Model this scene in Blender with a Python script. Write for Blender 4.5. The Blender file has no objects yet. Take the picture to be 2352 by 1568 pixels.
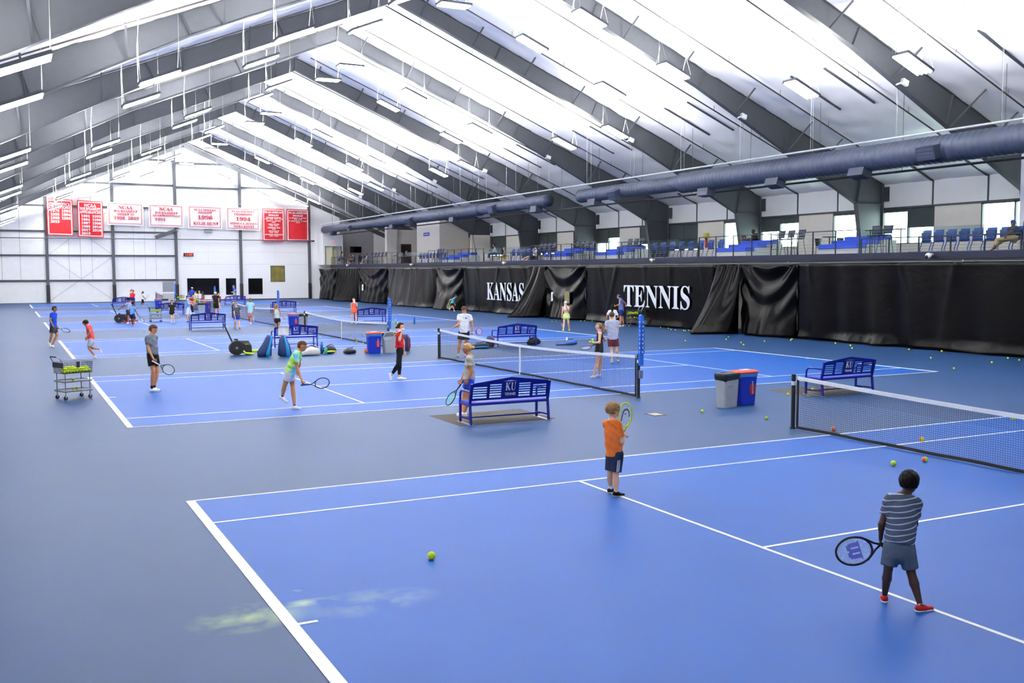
import bpy, math, random
import numpy as np
from mathutils import Vector, Matrix
random.seed(7); rng = np.random.default_rng(7)
SC = bpy.context.scene
COL = SC.collection
# ---------------------------------------------------------------- camera
F, CAM = 2285.4419, np.array([-2.1462, -14.1859, 3.1803])
YAW, PITCH, ROLL = 0.4716, 0.0710, -0.0026
cy_, sy_, cp_, sp_ = math.cos(YAW), math.sin(YAW), math.cos(PITCH), math.sin(PITCH)
_f = np.array([sy_*cp_, cy_*cp_, -sp_]); _r = np.array([cy_, -sy_, 0.]); _u = np.cross(_r, _f)
_cr, _sr = math.cos(ROLL), math.sin(ROLL)
CR, CU, CF = _cr*_r+_sr*_u, -_sr*_r+_cr*_u, _f
cd = bpy.data.cameras.new('camera'); cam = bpy.data.objects.new('camera', cd); COL.objects.link(cam)
cd.sensor_width = 36; cd.lens = F/2352*36; cd.clip_end = 500; cd.clip_start = .1
mw = Matrix.Identity(4)
for i in range(3):
    mw[i][0], mw[i][1], mw[i][2], mw[i][3] = CR[i], CU[i], -CF[i], CAM[i]
cam.matrix_world = mw
SC.camera = cam
# ---------------------------------------------------------------- world, exposure
w = bpy.data.worlds.new('world'); SC.world = w; w.use_nodes = True
w.node_tree.nodes['Background'].inputs[0].default_value = (.93, 1, .97, 1)
w.node_tree.nodes['Background'].inputs[1].default_value = 7.0
vs = SC.view_settings
vs.view_transform = 'Standard'; vs.look = 'None'; vs.gamma = 1; vs.use_curve_mapping = False
vs.exposure = 0.98
LAMP_DOWN, LAMP_UP = 40.0, 175.0
# ---------------------------------------------------------------- helpers
def ray(px, py): return CR*((px-1176)/F)+CU*((784-py)/F)+CF
def PL(px, py, ax, val):
    d = ray(px, py); return CAM+d*((val-CAM[ax])/d[ax])
def G(px, py, z=0.): return PL(px, py, 2, z)
def AT(px, py, depth): return CAM+ray(px, py)*depth
def DEPTH(P): return float(np.dot(np.asarray(P)-CAM, CF))
def V3(*a): return np.array(a, float)
def nrm(v):
    v = np.asarray(v, float); n = np.linalg.norm(v); return v/n if n > 1e-9 else v
def srgb(h):
    if isinstance(h, str):
        h = h.lstrip('#'); c = [int(h[i:i+2], 16)/255 for i in (0, 2, 4)]
    else: c = [x/255 for x in h]
    return tuple((x/12.92 if x <= .04045 else ((x+.055)/1.055)**2.4) for x in c)+(1,)
MATS = {}
def mat(name, col, rough=.6, metal=0., spec=.4, var=.06, scale=8., bump=0., bscale=60., emit=0., coat=0.):
    """principled material with procedural colour variation and fine relief"""
    if name in MATS: return MATS[name]
    c = srgb(col) if not (isinstance(col, tuple) and len(col) == 4) else col
    m = bpy.data.materials.new(name); m.use_nodes = True; nt = m.node_tree; b = nt.nodes['Principled BSDF']
    b.inputs['Roughness'].default_value = rough; b.inputs['Metallic'].default_value = metal
    b.inputs['Specular IOR Level'].default_value = spec
    if coat: b.inputs['Coat Weight'].default_value = coat; b.inputs['Coat Roughness'].default_value = .15
    tc = nt.nodes.new('ShaderNodeTexCoord')
    if var > 0:
        n = nt.nodes.new('ShaderNodeTexNoise'); n.inputs['Scale'].default_value = scale; n.inputs['Detail'].default_value = 4
        nt.links.new(tc.outputs['Object'], n.inputs['Vector'])
        r = nt.nodes.new('ShaderNodeValToRGB')
        r.color_ramp.elements[0].position = .3; r.color_ramp.elements[1].position = .7
        r.color_ramp.elements[0].color = tuple(x*(1-var) for x in c[:3])+(1,)
        r.color_ramp.elements[1].color = tuple(min(1, x*(1+var)) for x in c[:3])+(1,)
        nt.links.new(n.outputs['Fac'], r.inputs['Fac']); nt.links.new(r.outputs['Color'], b.inputs['Base Color'])
    else: b.inputs['Base Color'].default_value = c
    if bump:
        n2 = nt.nodes.new('ShaderNodeTexNoise'); n2.inputs['Scale'].default_value = bscale; n2.inputs['Detail'].default_value = 5
        nt.links.new(tc.outputs['Object'], n2.inputs['Vector'])
        bp = nt.nodes.new('ShaderNodeBump'); bp.inputs['Strength'].default_value = bump; bp.inputs['Distance'].default_value = .02
        nt.links.new(n2.outputs['Fac'], bp.inputs['Height']); nt.links.new(bp.outputs['Normal'], b.inputs['Normal'])
    if emit:
        b.inputs['Emission Color'].default_value = c; b.inputs['Emission Strength'].default_value = emit
    MATS[name] = m
    return m
def M(name): return MATS[name]

class MB:
    """collects vertices and faces; build() links them as one mesh object"""
    def __init__(s): s.v = []; s.f = []; s.m = []; s.mi = 0
    def add(s, vs, fs):
        n = len(s.v); s.v += [tuple(float(c) for c in v) for v in vs]
        s.f += [tuple(int(i)+n for i in f) for f in fs]; s.m += [s.mi]*len(fs); return s
    def bx(s, x0, x1, y0, y1, z0, z1):
        return s.add([(x0,y0,z0),(x1,y0,z0),(x1,y1,z0),(x0,y1,z0),(x0,y0,z1),(x1,y0,z1),(x1,y1,z1),(x0,y1,z1)],
                     [(3,2,1,0),(4,5,6,7),(0,1,5,4),(1,2,6,5),(2,3,7,6),(3,0,4,7)])
    def cbx(s, x0, x1, y0, y1, z0, z1, c=.01):
        """box with chamfered vertical and top edges"""
        c = min(c, (x1-x0)/2.01, (y1-y0)/2.01, (z1-z0)/2.01)
        def ring(i, z): return [(x0+i+c,y0+i,z),(x1-i-c,y0+i,z),(x1-i,y0+i+c,z),(x1-i,y1-i-c,z),(x1-i-c,y1-i,z),(x0+i+c,y1-i,z),(x0+i,y1-i-c,z),(x0+i,y0+i+c,z)]
        v = ring(0, z0)+ring(0, z1-c)+ring(c*.7, z1)
        f = [tuple(range(7,-1,-1)), tuple(range(16,24))]
        for k in (0, 8):
            f += [(k+i, k+(i+1)%8, k+8+(i+1)%8, k+8+i) for i in range(8)]
        return s.add(v, f)
    def obb(s, c, ex, ey, ez):
        """box from centre and three half-extent vectors"""
        c = np.asarray(c); ex, ey, ez = map(np.asarray, (ex, ey, ez)); v = []
        for k in (-1, 1):
            for a, b in ((-1,-1),(1,-1),(1,1),(-1,1)): v.append(c+a*ex+b*ey+k*ez)
        return s.add(v, [(3,2,1,0),(4,5,6,7),(0,1,5,4),(1,2,6,5),(2,3,7,6),(3,0,4,7)])
    def bar(s, a, b, w, h, up=(0,0,1)):
        a, b = np.asarray(a, float), np.asarray(b, float); d = nrm(b-a); sd = np.cross(d, up)
        if np.linalg.norm(sd) < 1e-6: sd = np.cross(d, (1,0,0))
        sd = nrm(sd); u2 = np.cross(sd, d)
        return s.obb((a+b)/2, (b-a)/2, sd*w/2, u2*h/2)
    def tube(s, pts, r, n=6, cap=True):
        pts = [np.asarray(p, float) for p in pts]; k = len(pts)
        rs = r if isinstance(r, (list, tuple, np.ndarray)) else [r]*k
        t = [nrm(pts[min(i+1,k-1)]-pts[max(i-1,0)]) for i in range(k)]
        up = np.array([0,0,1.]) if abs(t[0][2]) < .9 else np.array([1.,0,0])
        a = nrm(np.cross(t[0], up)); v = []
        for i in range(k):
            a = nrm(a-t[i]*np.dot(a, t[i])); b = np.cross(t[i], a)
            for j in range(n):
                th = 2*math.pi*j/n; v.append(pts[i]+(a*math.cos(th)+b*math.sin(th))*rs[i])
        f = [(i*n+j, i*n+(j+1)%n, (i+1)*n+(j+1)%n, (i+1)*n+j) for i in range(k-1) for j in range(n)]
        if cap: f += [tuple(range(n-1,-1,-1)), tuple(range((k-1)*n, k*n))]
        return s.add(v, f)
    def sph(s, c, r, nu=8, nv=6, ax=None):
        """ellipsoid; r scalar or 3 radii; ax optional 3 axis vectors"""
        r = (r, r, r) if not hasattr(r, '__len__') else r
        A = np.eye(3) if ax is None else np.asarray(ax); c = np.asarray(c, float); v = []
        for i in range(1, nv):
            ph = math.pi*i/nv
            for j in range(nu):
                th = 2*math.pi*j/nu
                v.append(c+A[0]*r[0]*math.sin(ph)*math.cos(th)+A[1]*r[1]*math.sin(ph)*math.sin(th)+A[2]*r[2]*math.cos(ph))
        f = [((i)*nu+j, (i+1)*nu+j, (i+1)*nu+(j+1)%nu, i*nu+(j+1)%nu) for i in range(nv-2) for j in range(nu)]
        n = len(v); v += [c+A[2]*r[2], c-A[2]*r[2]]
        f += [(n, j, (j+1)%nu) for j in range(nu)]+[(n+1, (nv-2)*nu+(j+1)%nu, (nv-2)*nu+j) for j in range(nu)]
        return s.add(v, f)
    def prism(s, poly, ax, a, b):
        """2D polygon extruded along axis ax from a to b"""
        def p3(p, t):
            q = list(p); q.insert(ax, t); return q
        n = len(poly); v = [p3(p, a) for p in poly]+[p3(p, b) for p in poly]
        return s.add(v, [tuple(range(n-1,-1,-1)), tuple(range(n, 2*n))]+[(i, (i+1)%n, n+(i+1)%n, n+i) for i in range(n)])
    def loft(s, rings, cap=True):
        n = len(rings[0]); v = [p for r in rings for p in r]
        f = [(i*n+j, i*n+(j+1)%n, (i+1)*n+(j+1)%n, (i+1)*n+j) for i in range(len(rings)-1) for j in range(n)]
        if cap: f += [tuple(range(n-1,-1,-1)), tuple(range((len(rings)-1)*n, len(rings)*n))]
        return s.add(v, f)
    def grid(s, fn, nu, nv):
        v = [fn(i/nu, j/nv) for i in range(nu+1) for j in range(nv+1)]; k = nv+1
        return s.add(v, [(i*k+j, (i+1)*k+j, (i+1)*k+j+1, i*k+j+1) for i in range(nu) for j in range(nv)])
    def mesh(s, name, mats, smooth=False):
        me = bpy.data.meshes.new(name); me.from_pydata(s.v, [], s.f)
        for m in (mats if isinstance(mats, (list, tuple)) else [mats]): me.materials.append(M(m) if isinstance(m, str) else m)
        if any(s.m): me.polygons.foreach_set('material_index', s.m)
        if smooth: me.polygons.foreach_set('use_smooth', [True]*len(s.f))
        me.update(); return me
    def build(s, name, mats, parent=None, smooth=False):
        return link(name, s.mesh(name, mats, smooth), parent)
def link(name, me, parent=None):
    o = bpy.data.objects.new(name, me); COL.objects.link(o)
    if parent is not None: o.parent = parent
    return o
def tag(o, label=None, cat=None, group=None, kind=None):
    if label: o['label'] = label
    if cat: o['category'] = cat
    if group: o['group'] = group
    if kind: o['kind'] = kind
    return o
def thing(name, label, cat, loc=(0,0,0), rz=0., group=None, kind=None):
    o = bpy.data.objects.new(name, None); COL.objects.link(o); o.empty_display_size = .2
    o.location = [float(c) for c in loc]; o.rotation_euler = (0,0,rz)
    return tag(o, label, cat, group, kind)
def copy_tree(o, parent=None):
    c = o.copy(); COL.objects.link(c); c.parent = parent
    for ch in list(o.children): copy_tree(ch, c)
    return c
def place(o, loc, rz=0., label=None, group=None):
    o.location = [float(c) for c in loc]; o.rotation_euler = (0,0,rz)
    if label: o['label'] = label
    if group: o['group'] = group
    return o
_tc = {}
def serif(s):
    out = ''
    for ch in s:
        if 'A' <= ch <= 'Z': out += chr(0x1D400+ord(ch)-65)
        elif '0' <= ch <= '9': out += chr(0x1D7CE+ord(ch)-48)
        else: out += ch
    return out
def text_mesh(body, mat_, extrude=.004, bold=True, res=2, weight=0.):
    """flat lettering as mesh, 1 unit high nominal; returns mesh, width, ymin, ymax"""
    key = (body, mat_, extrude, bold, res, weight)
    if key in _tc: return _tc[key]
    c = bpy.data.curves.new('lettering', 'FONT'); c.body = serif(body) if bold else body
    c.extrude = extrude; c.resolution_u = res; c.align_x = 'LEFT'; c.offset = weight
    o = bpy.data.objects.new('lettering', c); COL.objects.link(o)
    dg = bpy.context.evaluated_depsgraph_get(); me = bpy.data.meshes.new_from_object(o.evaluated_get(dg))
    bpy.data.objects.remove(o); bpy.data.curves.remove(c)
    me.materials.clear(); me.materials.append(M(mat_))
    co = np.empty(len(me.vertices)*3); me.vertices.foreach_get('co', co); co = co.reshape(-1, 3)
    x0, x1, y0, y1 = co[:,0].min(), co[:,0].max(), co[:,1].min(), co[:,1].max()
    co[:,0] -= (x0+x1)/2; co[:,1] -= (y0+y1)/2; me.vertices.foreach_set('co', co.ravel()); me.update()
    _tc[key] = (me, x1-x0, y1-y0)
    return _tc[key]
def letters(name, body, mat_, parent, c, right, up, width=None, height=None, bold=True, extrude=.004, weight=0.):
    """lettering centred at c, reading along right, up direction up; width/height in metres"""
    me, w_, h_ = text_mesh(body, mat_, extrude, bold, 2, weight)
    o = link(name, me, parent)
    sx = width/w_ if width else height/h_
    sy = height/h_ if height else sx
    r, u = nrm(right), nrm(up); n = np.cross(r, u)
    m = Matrix.Identity(4)
    for i in range(3): m[i][0], m[i][1], m[i][2], m[i][3] = r[i]*sx, u[i]*sy, n[i], c[i]
    o.matrix_local = m
    return o
# ---------------------------------------------------------------- materials
def floor_mat(name, c, haze, lo=.0):
    m = bpy.data.materials.new(name); m.use_nodes = True; nt = m.node_tree; b = nt.nodes['Principled BSDF']
    tc = nt.nodes.new('ShaderNodeTexCoord')
    n1 = nt.nodes.new('ShaderNodeTexNoise'); n1.inputs['Scale'].default_value = .35; n1.inputs['Detail'].default_value = 6; n1.inputs['Roughness'].default_value = .62
    n2 = nt.nodes.new('ShaderNodeTexNoise'); n2.inputs['Scale'].default_value = 220; n2.inputs['Detail'].default_value = 2
    for n in (n1, n2): nt.links.new(tc.outputs['Object'], n.inputs['Vector'])
    r = nt.nodes.new('ShaderNodeValToRGB'); r.color_ramp.elements[0].position = .3; r.color_ramp.elements[1].position = .72
    c = srgb(c); r.color_ramp.elements[0].color = tuple(x*.9 for x in c[:3])+(1,); r.color_ramp.elements[1].color = tuple(x*1.09 for x in c[:3])+(1,)
    nt.links.new(n1.outputs['Fac'], r.inputs['Fac'])
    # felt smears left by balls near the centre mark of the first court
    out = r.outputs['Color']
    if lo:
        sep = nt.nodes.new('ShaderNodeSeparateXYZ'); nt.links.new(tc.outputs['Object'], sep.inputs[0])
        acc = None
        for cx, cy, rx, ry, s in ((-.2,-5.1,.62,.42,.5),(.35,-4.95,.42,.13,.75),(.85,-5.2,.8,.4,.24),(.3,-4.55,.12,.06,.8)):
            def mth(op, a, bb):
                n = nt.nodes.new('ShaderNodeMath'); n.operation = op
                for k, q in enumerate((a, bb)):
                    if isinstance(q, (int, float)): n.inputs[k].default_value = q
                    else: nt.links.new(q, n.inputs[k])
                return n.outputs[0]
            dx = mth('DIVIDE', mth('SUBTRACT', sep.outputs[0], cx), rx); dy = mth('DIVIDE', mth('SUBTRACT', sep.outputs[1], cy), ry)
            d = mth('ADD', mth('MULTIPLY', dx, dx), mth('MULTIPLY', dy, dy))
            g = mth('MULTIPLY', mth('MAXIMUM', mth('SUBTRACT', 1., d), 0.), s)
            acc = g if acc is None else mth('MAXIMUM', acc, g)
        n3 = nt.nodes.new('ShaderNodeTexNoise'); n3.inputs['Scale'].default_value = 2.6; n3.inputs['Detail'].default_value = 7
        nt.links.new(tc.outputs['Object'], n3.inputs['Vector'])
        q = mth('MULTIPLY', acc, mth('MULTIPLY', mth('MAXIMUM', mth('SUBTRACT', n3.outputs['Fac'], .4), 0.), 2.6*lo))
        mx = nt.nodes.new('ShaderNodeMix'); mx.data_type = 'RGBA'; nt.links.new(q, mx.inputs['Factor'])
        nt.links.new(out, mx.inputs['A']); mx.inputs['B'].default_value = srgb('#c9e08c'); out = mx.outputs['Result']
    nt.links.new(out, b.inputs['Base Color'])
    b.inputs['Roughness'].default_value = .5; b.inputs['Specular IOR Level'].default_value = haze
    bp = nt.nodes.new('ShaderNodeBump'); bp.inputs['Strength'].default_value = .12; bp.inputs['Distance'].default_value = .004
    nt.links.new(n2.outputs['Fac'], bp.inputs['Height']); nt.links.new(bp.outputs['Normal'], b.inputs['Normal'])
    MATS[name] = m
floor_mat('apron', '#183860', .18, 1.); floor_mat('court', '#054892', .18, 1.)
mat('line', '#f6f6f2', .5, var=.03, scale=3)
mat('roof', '#f4f4fa', .34, spec=.5, var=.02, scale=1.5)
mat('wallpanel', '#f8f9f9', .55, var=.03, scale=2)
mat('whitewall', '#fbfbfc', .6, var=.015, scale=1)
mat('beige', '#f6efe4', .6, var=.02, scale=3)
mat('greywall', '#a5a3a8', .8, var=.1, scale=5, bump=.3, bscale=30)
mat('steel', '#4c4f55', .55, metal=0., spec=.25, var=.04, scale=4)
mat('darksteel', '#3b3f47', .5, var=.05, scale=5)
mat('pipe', '#3a3536', .55, var=.1, scale=9)
mat('paintpipe', '#d8d8d8', .4, var=.04)
mat('duct', '#3c4458', .5, metal=.1, var=.06, scale=10)
mat('black', '#141518', .5, var=.1)
mat('rubber', '#0e0f11', .7, var=.1)
mat('navy', '#191d30', .6, var=.08)
mat('rail', '#161a28', .5, spec=.3, var=.08)
mat('blue', '#1b3fbf', .45, var=.06)
mat('bench', '#0a1280', .3, spec=.4, var=.06, scale=6)
mat('white', '#f2f2f0', .5, var=.03)
mat('chrome', '#b9bdc2', .3, metal=.9, var=.04)
mat('greymetal', '#8d9196', .4, metal=.6, var=.05)
mat('concrete', '#b9bcc0', .8, var=.06)
mat('cable', '#9a9a9a', .5, var=.02)
def emis(name, col, s):
    m = bpy.data.materials.new(name); m.use_nodes = True; nt = m.node_tree; nt.nodes.clear()
    e = nt.nodes.new('ShaderNodeEmission'); e.inputs[0].default_value = srgb(col); e.inputs[1].default_value = s
    o = nt.nodes.new('ShaderNodeOutputMaterial'); nt.links.new(e.outputs[0], o.inputs[0]); MATS[name] = m
emis('lamp', '#fffdf8', LAMP_DOWN); emis('lampup', '#fffdf8', LAMP_UP); emis('digits', '#ff3018', 4.); emis('exitred', '#ff6a6a', 1.)
def glass(name, tint, refl):
    m = bpy.data.materials.new(name); m.use_nodes = True; nt = m.node_tree; nt.nodes.clear()
    t = nt.nodes.new('ShaderNodeBsdfTransparent'); t.inputs[0].default_value = srgb(tint)
    g = nt.nodes.new('ShaderNodeBsdfGlossy'); g.inputs['Roughness'].default_value = .03
    lw = nt.nodes.new('ShaderNodeLayerWeight'); pw = nt.nodes.new('ShaderNodeMath'); pw.operation = 'POWER'; pw.inputs[1].default_value = 5.; nt.links.new(lw.outputs['Facing'], pw.inputs[0])
    fr = nt.nodes.new('ShaderNodeMath'); fr.operation = 'MULTIPLY_ADD'; fr.inputs[1].default_value = .9; fr.inputs[2].default_value = .04; nt.links.new(pw.outputs[0], fr.inputs[0])
    n = nt.nodes.new('ShaderNodeTexNoise'); n.inputs['Scale'].default_value = 3
    mu = nt.nodes.new('ShaderNodeMath'); mu.operation = 'MULTIPLY'; mu.inputs[1].default_value = refl; nt.links.new(fr.outputs[0], mu.inputs[0])
    mx = nt.nodes.new('ShaderNodeMixShader'); nt.links.new(mu.outputs[0], mx.inputs[0]); nt.links.new(t.outputs[0], mx.inputs[1]); nt.links.new(g.outputs[0], mx.inputs[2])
    o = nt.nodes.new('ShaderNodeOutputMaterial'); nt.links.new(mx.outputs[0], o.inputs[0]); MATS[name] = m
glass('glass', '#f4fffb', 1.); glass('railglass', '#e6f0f0', .8)
mat('darkglass', '#050607', .1, spec=.5, var=.1)
# ================================================================ structure
XR, ZR, SL = 15.66, 17.41, .413            # ridge line and roof slope
XW, XL, YN, YF = 39.3, -8.0, -18.0, 99.2   # side walls, near and far end walls
def roofz(x): return ZR-SL*abs(x-XR)
FR = [-14.0+9.5*k for k in range(12)]      # steel frame positions along the hall
DEC = 3.9                                  # gallery deck height
# ---- floor with painted courts
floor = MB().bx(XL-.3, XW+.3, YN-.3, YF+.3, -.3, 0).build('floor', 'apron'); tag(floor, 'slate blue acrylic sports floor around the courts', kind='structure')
CY = [0, 18.27, 36.38, 54.96, 74.21, 93.62]   # far sideline of each court
L_, HB = 23.77, 11.885
for k, y in enumerate(CY):
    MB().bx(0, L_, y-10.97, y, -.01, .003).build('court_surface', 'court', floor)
    def ln(x0, x1, y0, y1): MB().bx(x0, x1, y+y0, y+y1, 0, .006).build('court_line', 'line', floor)
    ln(0, .12, -10.97, 0); ln(L_-.12, L_, -10.97, 0)
    ln(.12, L_-.12, -.05, 0); ln(.12, L_-.12, -10.97, -10.92)
    ln(.12, L_-.12, -1.422, -1.372); ln(.12, L_-.12, -9.598, -9.548)
    ln(5.485, 5.535, -9.548, -1.422); ln(L_-5.535, L_-5.485, -9.548, -1.422)
    ln(5.535, L_-5.535, -5.51, -5.46)
    ln(.12, .3, -5.51, -5.46); ln(L_-.3, L_-.12, -5.51, -5.46)
# small floor access plate left of the bins
c = G(1506, 951.5)
t = thing('floor_plate', 'small tan metal access plate set in the floor near the grey bin', 'plate', (c[0], c[1], 0))
MB().bx(-.17,.17,-.2,.2,0,.006).build('frame', 'black', t); MB().bx(-.12,.1,-.14,.14,.006,.009).build('cover', mat('tan', '#b9a98c', .6), t)
# ---- roof: deck and quilted insulation, one panel for each bay and slope
ceil = MB()
for sx in (-1, 1):
    xe = XW+.4 if sx > 0 else XL-.4
    a, b = (XR, ZR+.35), (xe, roofz(xe)+.35)
    ceil.prism([a, b, (b[0], b[1]+.1), (a[0], a[1]+.1)], 1, YN-.3, YF+.3)
ceil = ceil.build('ceiling', 'white'); tag(ceil, 'white insulated gable roof', kind='structure')
ys = [YN]+FR[1:]+[YF] if FR[0] > YN else FR
ys = sorted(set([YN]+FR+[YF]))
def quilt(sx, y0, y1, seed):
    r_ = np.random.default_rng(seed); nx, ny, sub = 17, max(2, round((y1-y0)/1.2)), 5
    amp = r_.uniform(.03, .1, (nx, ny)); span = (XW-XR)+.02
    mb = MB(); k = (ny*sub)+1
    U = np.linspace(0, 1, nx*sub+1); Vv = np.linspace(0, 1, ny*sub+1); v = []
    ph = r_.uniform(0, 6.28, 4)
    for u in U:
        for t_ in Vv:
            a, b = min(int(u*nx), nx-1), min(int(t_*ny), ny-1)
            s = abs(math.sin(math.pi*u*nx))**.7*abs(math.sin(math.pi*t_*ny))**.7*amp[a, b]
            s += .012*math.sin(u*90+t_*20+ph[0])+.012*math.sin(t_*47-u*30+ph[1])
            x = XR+sx*(.0+u*span); v.append((x, y0+t_*(y1-y0), roofz(x)-.02-s))
    mb.add(v, [(i*k+j, (i+1)*k+j, (i+1)*k+j+1, i*k+j+1) for i in range(nx*sub) for j in range(ny*sub)])
    return mb.build('insulation_panel', 'roof', ceil, smooth=True)
for i in range(len(ys)-1):
    for sx in (-1, 1):
        if ys[i+1] < -5: continue
        quilt(sx, ys[i], ys[i+1], 100+i*2+(sx > 0))
for sx in (-1, 1):
    y0 = ys[0]; y1 = [y for y in ys if y < -4.4][-1]; xe = XW if sx > 0 else XL
    MB().prism([(XR, ZR-.05), (xe, roofz(xe)-.05), (xe, roofz(xe)), (XR, ZR)], 1, y0, y1).build('insulation_panel', 'roof', ceil)
# ---- rigid steel frames: rafters deepen towards the knees, tapered columns
def frame_mesh():
    parts = {}
    RX = [(15.66,17.38,16.53),(27.1,roofz(27.1)-.03,11.72),(37.36,roofz(37.36)-.03,6.6)]
    for sx in (1, -1):
        X = (lambda x: x) if sx > 0 else (lambda x: 2*XR-x)
        top = [(X(15.66), 17.36), (X(39.2), roofz(39.2)-.03)]
        poly = [(X(15.66),17.36),(X(39.2),roofz(39.2)-.03),(X(39.2),6.6),(X(37.36),6.6),(X(27.1),11.72),(X(15.66),16.53)]
        parts.setdefault('rafter_web', []).append(MB().prism(poly, 1, -.012, .012))
        col = [(X(37.36),6.6),(X(39.2),6.6),(X(39.2),0),(X(38.5),0)]
        parts.setdefault('column_web', []).append(MB().prism(col, 1, -.012, .012))
        def fl(a, b, t=.03, wd=.28): return MB().bar((a[0],0,a[1]), (b[0],0,b[1]), wd, t)
        parts.setdefault('bottom_flange', []).append(fl((X(15.66),16.53),(X(27.1),11.72)))
        parts.setdefault('bottom_flange', []).append(fl((X(27.1),11.72),(X(37.36),6.6)))
        parts.setdefault('top_flange', []).append(fl(top[0], top[1]))
        parts.setdefault('column_flange', []).append(fl((X(37.36),6.6),(X(38.5),0)))
        parts.setdefault('column_flange', []).append(fl((X(39.2),0),(X(39.2),roofz(39.2)-.05)))
        parts.setdefault('stiffener', []).append(MB().bar((X(37.36),0,6.6),(X(39.2),0,6.6),.26,.025))
        parts.setdefault('stiffener', []).append(MB().bar((X(37.36),0,6.6),(X(37.7),0,roofz(37.7)-.05),.26,.03))
        for x in (21.2, 27.1, 32.4):
            zb = 16.53-(x-15.66)*.4204 if x <= 27.1 else 11.72-(x-27.1)*.499
            parts.setdefault('stiffener', []).append(MB().bar((X(x),0,zb),(X(x+.35),0,roofz(x+.35)-.05),.24,.02))
        for x in (17.0, 19.9, 22.9, 25.9, 29.3, 32.6, 34.4):
            zb = 16.53-(x-15.66)*.4204 if x <= 27.1 else 11.72-(x-27.1)*.499
            d = roofz(x)-zb
            parts.setdefault('flange_brace', []).append(MB().bar((X(x),-.1,zb+.03),(X(x+.15),-.1-d*1.05,roofz(x+.15)-.06),.07,.05))
        parts.setdefault('eave_plate', []).append(MB().bx(min(X(39.2),X(39.28)),max(X(39.2),X(39.28)),-.45,.0,6.75,7.5))
    parts['ridge_plate'] = [MB().bx(15.63,15.69,-.13,.13,16.5,17.38)]
    return {k: [m.mesh(k, 'darksteel' if k == 'eave_plate' else 'steel') for m in v] for k, v in parts.items()}
fm = frame_mesh()
for i, y in enumerate(FR):
    if y < -6: continue
    t = thing('steel_frame', 'grey steel portal frame spanning the hall', None, (0, y, 0), kind='structure')
    for k, ms in fm.items():
        for me in ms: link(k, me, t)
SPN = ['first','second','third','fourth','fifth','sixth','seventh','eighth','ninth','tenth']+['%dth' % q for q in range(11, 40)]
# sprinkler branch pipes hung below the roof, slim dark heater bars above the gallery side
pm = MB().tube([(XR+.4,0,roofz(XR+.4)-.3),(36.6,0,roofz(36.6)-.3)], .032, 6).mesh('pipe_run','pipe')
pm2 = MB().tube([(XR-.4,0,roofz(XR-.4)-.3),(-5.2,0,roofz(-5.2)-.3)], .032, 6).mesh('pipe_run','pipe')
hgm = MB().tube([(0,0,-.3),(0,0,-.05)], .012, 4).mesh('hanger','pipe')
sb = MB().bar((29.2,0,roofz(29.2)-.1),(32.2,0,roofz(32.2)-.1),.09,.06).mesh('slot_bar','darksteel')
eb = MB().bar((37.7,0,roofz(37.7)-.08),(39.2,0,roofz(39.2)-.08),.1,.08).mesh('trim_bar','darksteel')
for i in range(len(FR)-1):
    y0 = FR[i]
    if y0 < -6: continue
    for dy in (2.4, 7.1):
        for me, sd in ((pm,'gallery side'),(pm2,'left side')):
            t = thing('sprinkler_pipe', 'dark sprinkler pipe under the %s roof slope, %s from the camera' % ('right' if me is pm else 'left', SPN[2*(i-1)+(dy > 5)]), 'pipe', (0,y0+dy,0), group='sprinkler branch pipes '+sd)
            link('pipe_run', me, t)
            for x in (np.arange(18, 36, 3.) if me is pm else ()):
                link('hanger', hgm, t).location = (float(x), 0, roofz(float(x)))
    for dy in (3.55, 5.55):
        o = link('roof_strip', sb); o.location = (0, y0+dy, 0)
        tag(o, 'short dark metal strip on the white roof above the gallery, %s from the camera' % SPN[2*(i-1)+(dy > 5)], 'strip', 'dark strips on the roof')
    for dy in (3.2, 6.3):
        o = link('roof_trim', eb, ceil); o.location = (0, y0+dy, 0)
# ---- far end wall: panels between girts, columns
wf = MB().prism([(XL-.3,-.3),(XW+.3,-.3),(XW+.3,roofz(XW)+.3),(XR,ZR+.4),(XL-.3,roofz(XL)+.3)], 1, YF+.12, YF+.4).build('wall_far', 'darksteel')
tag(wf, 'white panelled end wall with dark steel girts and columns', kind='structure')
COLX = [-6.5, 1.94, 8.31, 14.69, 21.6, 29.4]
GZ = [2.28, 4.88, 7.37, 9.98, 12.45, 15.1]
def clip_panel(x0, x1, z0, z1, m='wallpanel', y=YF, th=.12, name='wall_panel', g=.012):
    x0, x1, z0, z1 = x0+g, x1-g, z0+g, z1-g
    zt = lambda x: min(z1, roofz(x)-.12)
    xs = [x0]+([XR] if x0 < XR < x1 else [])
    for lim in (z1,):
        for sx in (-1, 1):
            xc = XR+sx*(ZR-.12-lim)/SL
            if x0 < xc < x1: xs.append(xc)
    xs = sorted(xs+[x1]); pts = [(x, zt(x)) for x in xs]
    if max(p[1] for p in pts) < z0+.05: return
    pts = [(x, max(z, z0+.01)) for x, z in pts]
    MB().prism([(x1, z0), (x0, z0)]+pts, 1, y, y+th).build(name, m, wf)
zs = [0]+GZ+[18]
for bi, (xa, xb) in enumerate([(XL, COLX[1]), (COLX[1], COLX[2]), (COLX[2], COLX[3]), (COLX[3], COLX[4])]):
    W_ = xb-xa; cuts = [0, .325, .5, .675, 1] if bi else [0, .27, .42, .58, .75, 1]
    for zi in range(len(zs)-1):
        if bi == 3 and zi < 4: continue
        for a, b in zip(cuts[:-1], cuts[1:]):
            if zi == 0 and bi < 3 and a > 0: continue
            clip_panel(xa+a*W_, xb if (zi == 0 and bi < 3) else xa+b*W_, zs[zi], zs[zi+1])
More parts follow.
